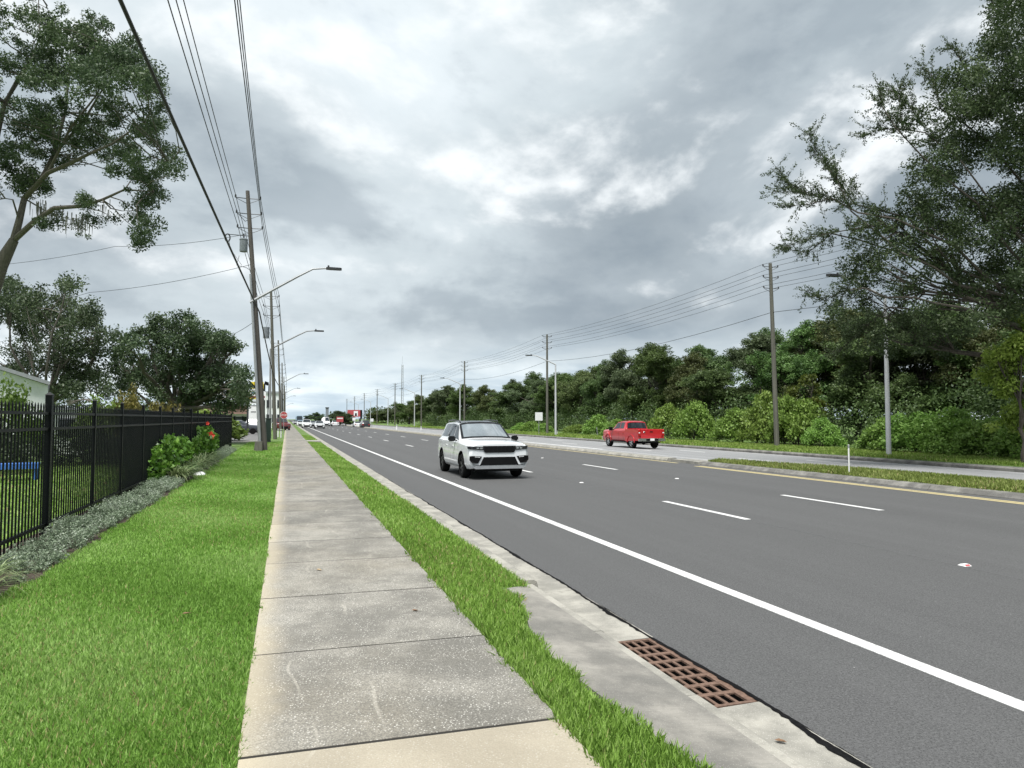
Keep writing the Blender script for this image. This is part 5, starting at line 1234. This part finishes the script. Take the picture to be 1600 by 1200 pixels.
def wheel(parent, x, y, r, w, rimmat, spokes=5):
    t = empty('wheel'); t.parent = parent; t.location = (x, y, r); sd = 1 if y > 0 else -1
    m = MB(); m.lathe([(r * .62, -w / 2), (r * .9, -w / 2), (r * .975, -w * .36), (r, -w * .2), (r, w * .2), (r * .975, w * .36), (r * .9, w / 2), (r * .62, w / 2)], 30, (0, 0, 0), 'y'); m.build('tyre', M['tyre'], t, smooth=True)
    m = MB(); o = sd * w * .42; m.lathe([(.001, o * .5), (r * .60, o * .5), (r * .60, o), (r * .66, o * 1.1), (r * .66, -o * .5), (.001, -o * .5)], 26, (0, 0, 0), 'y')
    rim = m.build('rim', M['black'] if spokes else rimmat, t); m = MB()
    for k in range(spokes):
        a = 2 * pi * k / spokes; d = Vector((cos(a), 0, sin(a))); q = Vector((-sin(a), 0, cos(a))); m.obox(d * r * .36 + Vector((0, o * .85, 0)), d * r * .28, q * r * .085, Vector((0, abs(o) * .18, 0)))
    m.lathe([(.001, o * 1.05), (r * .14, o * 1.0), (r * .16, o * .6)], 14, (0, 0, 0), 'y'); m.lathe([(r * .56, o * .95), (r * .655, o * 1.08), (r * .655, o * .7), (r * .56, o * .7)], 26, (0, 0, 0), 'y'); m.build('spokes', rimmat, rim)
    return t
def set_body(me, mat, parent, name='body'):
    me.materials[0] = mat; return link(name, me, None, parent)

def build_suv(loc, rz):
    root = tag(empty('suv_car', loc, rz), 'white SUV with black grille driving towards the camera in the nearest lane', 'car')
    lo = lambda hb, h1: [(hb, .30), (h1, .46), (h1 + .005, .74)]
    K = [(2.46, [(.72, .40), (.83, .50), (.865, .74), (.845, .97), (.79, 1.035), (.69, 1.065), (.42, 1.085), (0, 1.095)]), (2.38, [(.82, .34), (.925, .47), (.945, .74), (.915, 1.0), (.845, 1.065), (.745, 1.10), (.45, 1.12), (0, 1.13)]),
         (2.2, [(.88, .32), (.955, .46), (.968, .74), (.935, 1.02), (.865, 1.085), (.775, 1.125), (.47, 1.145), (0, 1.155)]), (1.8, lo(.9, .975) + [(.95, 1.04), (.88, 1.11), (.80, 1.155), (.48, 1.175), (0, 1.185)]),
         (1.25, lo(.9, .98) + [(.955, 1.065), (.895, 1.14), (.83, 1.18), (.5, 1.20), (0, 1.21)]), (.98, lo(.9, .98) + [(.957, 1.085), (.90, 1.16), (.85, 1.195), (.52, 1.225), (0, 1.235)]),
         (.15, lo(.9, .98) + [(.957, 1.11), (.90, 1.175), (.725, 1.685), (.47, 1.735), (0, 1.75)]), (-.5, lo(.9, .98) + [(.957, 1.12), (.90, 1.185), (.72, 1.735), (.47, 1.78), (0, 1.79)]),
         (-1.5, lo(.9, .978) + [(.955, 1.13), (.895, 1.19), (.70, 1.72), (.46, 1.765), (0, 1.775)]), (-2.05, lo(.88, .965) + [(.94, 1.14), (.87, 1.20), (.67, 1.67), (.44, 1.71), (0, 1.72)]),
         (-2.32, [(.86, .36), (.94, .5), (.945, .74), (.91, 1.12), (.84, 1.17), (.72, 1.40), (.45, 1.44), (0, 1.45)]), (-2.44, [(.78, .42), (.87, .54), (.88, .74), (.86, 1.05), (.81, 1.08), (.71, 1.12), (.44, 1.13), (0, 1.14)])]
    lf = Loft(K); me = cut_arches(lf.body().mesh('body'), [(1.48, .40, .455), (-1.48, .40, .455)], .978); body = set_body(me, M['suv_white'], root)
    for x in (1.48, -1.48):
        for y in (.845, -.845): wheel(root, x, y, .385, .25, M['rim_dark'], 5)
    lf.cross(.965, .16, 5.02, .008).build('windscreen_frame', M['gloss_black'], root, smooth=True)
    lf.cross(.90, .25, 5.28, .016).build('windscreen', M['windscreen'], root, smooth=True)
    lf.cross(-2.34, -2.09, 5.12, .012).build('rear_window', M['glass'], root, smooth=True)
    # black roof panel with glass front, rails
    lf.cross(.15, -1.9, 5.3, .010, 10).build('roof_panel', M['gloss_black'], root, smooth=True)
    for sd in (1, -1):
        lf.patch(lambda q: .78 - .50 * q, lambda q: .05 - .02 * q, 4.12, 4.93, .008, 6, 4, sd).build('front_window', M['glass'], root, smooth=True)
        lf.patch(-.03, -.88, 4.12, 4.93, .008, 6, 4, sd).build('rear_door_window', M['glass'], root, smooth=True)
        lf.patch(-.96, lambda q: -1.95 + .15 * q, 4.12, 4.93, .008, 6, 4, sd).build('quarter_window', M['glass'], root, smooth=True)
        lf.patch(lambda q: .90 - .62 * q, lambda q: .80 - .52 * q, 4.05, 4.97, .012, 2, 5, sd).build('pillar_trim', M['gloss_black'], root)
        m = MB(); m.tube([(.05, sd * .66, 1.73), (-.05, sd * .66, 1.79), (-.9, sd * .655, 1.815), (-1.75, sd * .645, 1.79), (-1.85, sd * .64, 1.74)], .022, 6); m.build('roof_rail', M['gloss_black'], root, smooth=True)
        m = MB(); m.obox((.62, sd * 1.08, 1.21), (.07, 0, 0), (0, .12, 0), (0, 0, .085)); mm = m.mesh('mirror'); bm = bmesh.new(); bm.from_mesh(mm); bmesh.ops.bevel(bm, geom=bm.edges[:], offset=.035, segments=2, affect='EDGES'); bm.to_mesh(mm); bm.free()
        link('mirror', mm, M['gloss_black'], root); MB().box(.58, .66, min(sd * .88, sd * .98), max(sd * .88, sd * .98), 1.14, 1.17).build('mirror_arm', M['black'], root)
        lf.patch(1.0, -1.0, .15, .55, .012, 8, 2, sd).build('sill_trim', M['silver_under'], root)
        lf.patch(.03, -.03 + .05, 1.2, 3.9, .002, 1, 4, sd, .004).build('door_seam', M['black'], root); lf.patch(-.92, -.905, 1.2, 3.9, .002, 1, 4, sd, .004).build('door_seam', M['black'], root); lf.patch(.95, .965, 1.2, 3.9, .002, 1, 4, sd, .004).build('door_seam', M['black'], root)
        for xx in (.25, -.68): MB().obox((xx, sd * .972, .97), (.10, 0, 0), (0, .014, 0), (0, 0, .016)).build('door_handle', M['suv_white'], root)
        def wrap(A, name, mat):
            m = MB(); k = len(A); m.add([(x, sd * y, z) for x, y, z in A] + [(x - .09, sd * (y - .05), z) for x, y, z in A], [tuple(range(k)), tuple(range(2 * k - 1, k - 1, -1))] + [(i, (i + 1) % k, (i + 1) % k + k, i + k) for i in range(k)]); return m.build(name, mat, root)
        for A, nm in (([(2.487, .50, 1.01), (2.480, .84, 1.02), (2.480, .86, .925), (2.487, .50, .90)], 'headlight'), ([(2.480, .842, 1.02), (2.40, .945, 1.025), (2.28, .965, 1.02), (2.28, .975, .955), (2.40, .955, .935), (2.480, .862, .925)], 'headlight_corner')):
            hl = wrap(A, nm, M['lamp_dark'])
        for k in range(2): MB().obox((2.489, sd * (.58 + .11 * k), .962), (.004, 0, 0), (0, .038, 0), (0, 0, .022)).build('light_element', M['chrome'], root)
        fg = wrap([(2.494, .57, .71), (2.494, .85, .73), (2.455, .945, .72), (2.455, .95, .60), (2.494, .86, .50), (2.494, .69, .50)], 'fog_lamp_recess', M['black'])
        for k in range(4): MB().obox((2.497, sd * (.64 + .042 * k), .688 + .004 * k), (.005, 0, 0), (0, .013, 0), (0, 0, .010)).build('fog_lamp', M['white'], fg)
        MB().box(-2.46, -2.40, min(sd * .5, sd * .86), max(sd * .5, sd * .86), .98, 1.06).build('tail_light', M['red_lamp'], root)
    m = MB(); m.prism([(-.52, 1.03), (.52, 1.03), (.50, .86), (.44, .82), (-.44, .82), (-.50, .86)], 2.42, 2.484, 'yz'); g = m.build('grille', M['gloss_black'], root)
    for k in range(7):
        y = -.405 + k * .135; MB().box(2.484, 2.491, y - .048, y + .048, .85, 1.0).build('slot', M['black'], g)
    m = MB(); m.prism([(-.50, .69), (.50, .69), (.62, .44), (-.62, .44)], 2.42, 2.486, 'yz'); m.build('lower_intake', M['black'], root)
    m = MB(); A = [(-.86, .40), (-.66, .425), (.66, .425), (.86, .40), (.76, .33), (-.76, .33)]; m.prism(A, 2.30, 2.492, 'yz'); m.build('skid_plate', M['silver_under'], root)
    MB().prism([(-.84, .47), (-.58, .44), (-.58, .425), (-.84, .45)], 2.36, 2.482, 'yz').build('bumper_trim', M['black'], root); MB().prism([(.84, .47), (.58, .44), (.58, .425), (.84, .45)], 2.36, 2.482, 'yz').build('bumper_trim', M['black'], root)
    m = MB(); m.lathe([(.001, 0), (.05, 0), (.045, .006), (.001, .008)], 12, (2.33, 0, 1.108)); m.build('bonnet_badge', M['chrome'], root)
    MB().box(-2.3, 2.25, -.7, .7, .24, .33).build('underbody', M['black'], root)
    MB().box(-2.0, .5, -.6, .6, .34, 1.0).build('seats', M['black'], root)
build_suv((6.25, 22.0 + 1.48, 0.003), R(-90))

def build_truck(loc, rz):
    root = tag(empty('pickup_truck', loc, rz), 'red pickup truck with chrome bumper driving away on the far carriageway', 'truck')
    lo = [(.88, .46), (.97, .60), (.985, .85)]
    K = [(2.92, [(.72, .55), (.80, .62), (.82, .85), (.80, 1.08), (.76, 1.14), (.68, 1.18), (.42, 1.20), (0, 1.205)]), (2.78, [(.84, .50), (.92, .60), (.94, .85), (.92, 1.14), (.86, 1.21), (.76, 1.25), (.46, 1.27), (0, 1.28)]),
         (2.2, lo + [(.96, 1.17), (.9, 1.24), (.8, 1.28), (.5, 1.30), (0, 1.31)]), (1.35, lo + [(.965, 1.2), (.9, 1.27), (.82, 1.31), (.5, 1.335), (0, 1.345)]),
         (.62, lo + [(.97, 1.22), (.905, 1.28), (.74, 1.82), (.48, 1.885), (0, 1.90)]), (.1, lo + [(.97, 1.23), (.905, 1.29), (.73, 1.86), (.48, 1.92), (0, 1.935)]), (-.55, lo + [(.97, 1.24), (.905, 1.30), (.73, 1.84), (.48, 1.905), (0, 1.92)]),
         (-.72, lo + [(.97, 1.24), (.90, 1.30), (.72, 1.80), (.47, 1.86), (0, 1.87)]), (-.86, lo + [(.97, 1.24), (.90, 1.28), (.80, 1.32), (.5, 1.335), (0, 1.34)]), (-.90, lo + [(.968, 1.15), (.9, 1.17), (.8, 1.18), (.5, 1.18), (0, 1.18)])]
    lf = Loft(K); me = cut_arches(lf.body().mesh('body'), [(1.88, .42, .50)], .985); set_body(me, M['truck_red'], root, 'cab')
    m = MB(); prof_ = [(-.90, .50), (-2.88, .58), (-2.90, 1.30), (-2.86, 1.345), (-.95, 1.345), (-.91, 1.33)]
    for sd in (1, -1):
        b = MB().prism(prof_, .86, .985, 'xz'); me2 = cut_arches(b.mesh('bed_side'), [(-1.80, .42, .50)], .985)
        if sd < 0:
            for v_ in me2.vertices: v_.co.y *= -1
            me2.flip_normals()
        me2.shade_flat(); set_body(me2, M['truck_red'], root, 'bed_side')
        ar = [(-1.80 + r * cos(a), .42 + r * sin(a)) for r, rr in ((.50, 0), (.57, 1)) for a in (np.linspace(.02, pi - .02, 15) if rr == 0 else np.linspace(pi - .04, .04, 15))]
        MB().prism(ar, min(sd * .98, sd * 1.02), max(sd * .98, sd * 1.02), 'xz').build('arch_flare', M['truck_red'], root, smooth=True)
        ar2 = [(x + 3.68, z) for x, z in ar]; MB().prism(ar2, min(sd * .975, sd * 1.015), max(sd * .975, sd * 1.015), 'xz').build('arch_flare', M['truck_red'], root, smooth=True)
        MB().box(-2.905, -2.80, min(sd * .81, sd * .992), max(sd * .81, sd * .992), .90, 1.30).build('tail_light_frame', M['truck_red'], root)
        tl = MB().prism([(sd * .84, .95), (sd * .985, .92), (sd * .985, 1.29), (sd * .83, 1.29)], -2.93, -2.906, 'yz').build('tail_light', M['red_lamp'], root); MB().prism([(sd * .86, 1.08), (sd * .96, 1.08), (sd * .96, 1.15), (sd * .86, 1.15)], -2.936, -2.931, 'yz').build('reversing_lamp', M['white'], tl)
        lf.patch(lambda q: 1.22 - .55 * q, .12, 4.15, 4.92, .008, 6, 4, sd).build('front_window', M['glass'], root); lf.patch(.05, lambda q: -.52 + .02 * q, 4.15, 4.92, .008, 5, 4, sd).build('rear_door_window', M['glass'], root)
        m = MB(); m.obox((1.05, sd * 1.14, 1.34), (.07, 0, 0), (0, .12, 0), (0, 0, .13)); m.build('mirror', M['black'], root); MB().box(1.02, 1.08, min(sd * .9, sd * 1.05), max(sd * .9, sd * 1.05), 1.26, 1.30).build('mirror_arm', M['black'], root)
        MB().box(-.85, 1.3, min(sd * .9, sd * 1.02), max(sd * .9, sd * 1.02), .42, .50).build('side_step', M['black'], root)
        for xx in (.3, -.6): MB().obox((xx, sd * .985, 1.08), (.10, 0, 0), (0, .015, 0), (0, 0, .018)).build('door_handle', M['truck_red'], root)
        lf.patch(.085, .10, 1.1, 3.9, .003, 1, 4, sd, .005).build('door_seam', M['black'], root); lf.patch(1.28, 1.295, 1.1, 3.9, .003, 1, 4, sd, .005).build('door_seam', M['black'], root); lf.patch(-.60, -.615, 1.1, 3.9, .003, 1, 4, sd, .005).build('door_seam', M['black'], root)
        hl = MB().box(2.80, 2.93, min(sd * .52, sd * .86), max(sd * .52, sd * .86), .92, 1.14).build('headlight', M['lamp_glass'], root)
    lf.cross(1.28, .66, 5.15, .012).build('windscreen', M['windscreen'], root, smooth=True); lf.cross(-.735, -.845, 5.12, .012, 4).build('rear_window', M['glass'], root, smooth=True)
    cn = 0
    tg = MB().prism([(-2.84, .66), (-2.90, .66), (-2.915, 1.0), (-2.925, 1.335), (-2.90, 1.355), (-2.84, 1.35)], -.80, .80, 'xz').build('tailgate', M['truck_red'], root)
    MB().prism([(-.11, 1.14), (.11, 1.14), (.11, 1.21), (-.11, 1.21)], -2.935, -2.926, 'yz').build('handle', M['black'], tg)
    m = MB(); m.lathe([(.001, 0), (.085, 0), (.075, -.008), (.001, -.01)], 16, (0, 0, 0), 'x'); em = m.build('emblem', M['chrome'], tg, (-2.926, .52, 1.17)); em.scale = (1, 1, .45)
    MB().box(-2.92, -2.914, .44, .60, 1.075, 1.10).build('name_badge', M['chrome'], tg)
    MB().box(-2.9, -.9, -.86, .86, .62, .70).build('bed_floor', M['black'], root); MB().box(-2.86, -.92, -.83, .83, .702, 1.2).build('bed_liner', M['black'], root); MB().box(-2.4, -1.2, -.86, .86, .5, .615).build('inner_fender', M['black'], root)
    m = MB(); m.prism([(-.98, .54), (.98, .54), (1.0, .60), (1.0, .70), (.95, .735), (-.95, .735), (-1.0, .70), (-1.0, .60)], -3.06, -2.91, 'yz'); bp = m.build('rear_bumper', M['chrome'], root)
    MB().box(-3.066, -3.061, -.46, .46, .56, .70).build('bumper_recess', M['black'], bp); MB().box(-3.075, -3.067, -.16, .16, .57, .72).build('licence_plate', M['white'], bp)
    MB().prism([(-.9, .55), (.9, .55), (.92, .75), (-.92, .75)], 2.90, 3.02, 'yz').build('front_bumper', M['chrome'], root); MB().prism([(-.5, .85), (.5, .85), (.5, 1.14), (-.5, 1.14)], 2.90, 2.95, 'yz').build('grille', M['chrome'], root)
    MB().box(-2.85, 2.7, -.55, .55, .40, .60).build('chassis', M['black'], root); m = MB(); m.tube([(-1.8, -.8, .40), (-1.8, .8, .40)], .06, 8); m.lathe([(.02, -.14), (.13, -.08), (.15, 0), (.13, .08), (.02, .14)], 12, (-1.8, 0, .40), 'y'); m.build('rear_axle', M['black'], root)
    MB().tube([(-2.2, -.5, .42), (-2.95, -.62, .42)], .04, 8).build('exhaust', M['steel_dark'], root)
    MB().box(-.6, 1.0, -.7, .7, .62, 1.28).build('seats', M['black'], root)
    for x in (1.88, -1.80):
        for y in (.84, -.84): wheel(root, x, y, .41, .27, M['rim'], 5)
build_truck((23.75, 44.6 + 1.80, zfar(23.75) + 0.005), R(90))

def far_car(loc, rz, paint, kind, label, group):
    root = tag(empty('distant_car', loc, rz), label, 'car' if kind != 'bus' else 'bus', group)
    H, hood, Ln, W = {'sedan': (1.46, .95, 2.3, .9), 'suv': (1.78, 1.08, 2.35, .95), 'van': (2.3, 1.2, 2.7, 1.0), 'bus': (3.0, 1.3, 4.5, 1.25)}[kind]
    b = Ln; rear = {'sedan': .98, 'suv': H * .62, 'van': H * .9, 'bus': H * .95}[kind]; wt = {'sedan': .3, 'suv': .35, 'van': .9, 'bus': 3.6}[kind]; wb = {'sedan': 1.05, 'suv': 1.05, 'van': 1.7, 'bus': 4.1}[kind]; rr_ = {'sedan': -1.0, 'suv': -1.9, 'van': -2.5, 'bus': -4.3}[kind]; rb = {'sedan': -1.75, 'suv': -2.25, 'van': -2.65, 'bus': -4.45}[kind]
    sec = lambda w, belt, top, rw: [(w * .9, .28), (w, .45), (w, .7), (w * .98, belt - .06), (w * .92, belt), (rw, top), (rw * .6, top + .03), (0, top + .035)]
    K = [(b, sec(W * .82, .78, .82, W * .7)), (b - .15, sec(W, hood * .9, hood * .92, W * .8)), (wb, sec(W, hood, hood + .03, W * .82)), (wt, sec(W, hood + .03, H - .03, W * .7)), (rr_, sec(W, hood + .03, H - .04, W * .7)), (rb, sec(W, rear * .93, rear, W * .75)), (-b, sec(W * .88, rear * .85, rear * .88, W * .7))]
    lf = Loft(K); bmesh_ = lf.body(.4).mesh('body', True); link('body', bmesh_, paint, root)
    lf.cross(wb - .04, wt + .05, 5.1, .02, 3, 6, .03).build('windscreen', M['glass'], root); lf.cross(rr_ - .03, rb + .05, 5.1, .02, 3, 6, .03).build('rear_window', M['glass'], root)
    for sd in (1, -1):
        lf.patch(lambda q: wb - .25 - (wb - wt - .1) * q, rr_ + .05, 4.1, 4.9, .012, 5, 3, sd).build('side_window', M['glass'], root)
        MB().box(b - .06, b + .012, min(sd * W * .45, sd * W * .8), max(sd * W * .45, sd * W * .8), .62, .76).build('headlight', M['lamp_glass'], root); MB().box(-b - .012, -b + .06, min(sd * W * .5, sd * W * .86), max(sd * W * .5, sd * W * .86), .72, .9).build('tail_light', M['red_lamp'], root)
        for x in (b * .62, -b * .62): m = MB(); m.lathe([(.001, -.11), (.26, -.11), (.33, -.09), (.33, .09), (.26, .11), (.001, .11)], 16, (0, 0, 0), 'y'); m.build('wheel', M['tyre'], root, (x, sd * (W - .1), .33))
    MB().box(b - .05, b + .02, -W * .6, W * .6, .30, .58).build('grille', M['black'], root); MB().box(-b * .9, b * .9, -W * .7, W * .7, .2, .3).build('underbody', M['black'], root)
PW = mat_carpaint('far_white_paint', (.78, .79, .80)); PS = mat_carpaint('far_silver_paint', (.42, .43, .45)); PB = mat_carpaint('far_black_paint', (.012, .013, .015)); PR = mat_carpaint('far_red_paint', (.13, .02, .02)); PD = mat_carpaint('far_dark_paint', (.05, .055, .07)); PBus = mat_carpaint('far_bus_paint', (.20, .30, .38))
G = 'distant cars on the road'
for px, py, z, rz, p, k, lb in ((499, 669.6, 0, -90, PW, 'sedan', 'white car with dark grille, rightmost of the distant oncoming group'), (488, 667.2, 0, -90, PS, 'sedan', 'small silver car left of the white dark-grilled one in the distance'), (479, 668.6, 0, -90, PW, 'suv', 'boxy white SUV leading the distant oncoming group'),
                                (469.5, 666.2, 0, -90, PW, 'sedan', 'white car left of the boxy white SUV in the distance'), (467.5, 662.6, 0, -90, PBus, 'bus', 'bluish bus far behind the distant oncoming cars'), (509, 665.6, 0, -90, PW, 'van', 'white van with red front far along the road'), (462, 664, 0, -90, PS, 'sedan', 'tiny silver car nearest the kerb far along the road'),
                                (523.5, 666, 0, 90, PW, 'sedan', 'pale car beyond the red median sign'), (558, 668, -.2, 90, PW, 'sedan', 'white car driving away beside the black one in the distance'), (570, 669.3, -.2, 90, PB, 'suv', 'black SUV driving away on the far carriageway in the distance')):
    b = ground_at(px, py, z); far_car((b.x, b.y, z + .004), R(rz), p, k, lb, G)
b = at_y(446, 670, 108); far_car((b.x - .6, 108, .22), R(-80), PR, 'suv', 'dark red vehicle parked beside the sidewalk behind the stop sign', None)
b = at_y(372, 672, 80); far_car((b.x, 80, .27), R(5), PD, 'sedan', 'dark blue sedan parked side-on in the lot left of the nearest left pole', None)
b = at_y(398, 666, 90); far_car((b.x, 90, .27), R(-90), PW, 'van', 'white van parked behind the shop sign', None)

# ------------------------------------------------------------------ dry leaves blown onto the lawn, the walk and the gutter
rng = np.random.default_rng(404)
spots = [(-1.9, 5.6, 'tan dry leaf lying on the lawn well away from the sidewalk'), (-0.75, 6.4, 'brown dry leaf on the lawn close to the sidewalk edge'), (0.35, 7.9, 'tan dry leaf in the middle of the sidewalk'),
         (1.05, 6.0, 'brown dry leaf near the right edge of the sidewalk'), (1.8, 7.9, 'tan dry leaf on the grass strip just before the concrete apron'), (2.72, 3.5, 'brown dry leaf in the gutter just in front of the drain grate')]
dry = [plain('dry_leaf_tan', (0.36, 0.27, 0.16), 0.8, var=0.3, sc=40), plain('dry_leaf_brown', (0.17, 0.10, 0.055), 0.8, var=0.3, sc=40)]
for i, (x, y, lb) in enumerate(spots):
    l = rng.uniform(0.03, 0.055); a = [(-l, 0, .004), (-l * .4, l * .42, .012), (l * .5, l * .38, .010), (l, 0, .006), (l * .5, -l * .36, .014), (-l * .4, -l * .4, .008), (0, 0, .002)]
    z = Z_WALK + .003 if -0.2 < x < 1.42 else (0.015 if x > 2.58 else float(zg(x)) + 0.045)
    o = MB().add(a, [(0, 1, 6), (1, 2, 6), (2, 3, 6), (3, 4, 6), (4, 5, 6), (5, 0, 6)]).build('fallen_leaf', dry[i % 2], None, (x, y, z), (0, 0, rng.uniform(0, 6)))
    tag(o, lb, 'leaf', 'scattered dry leaves')
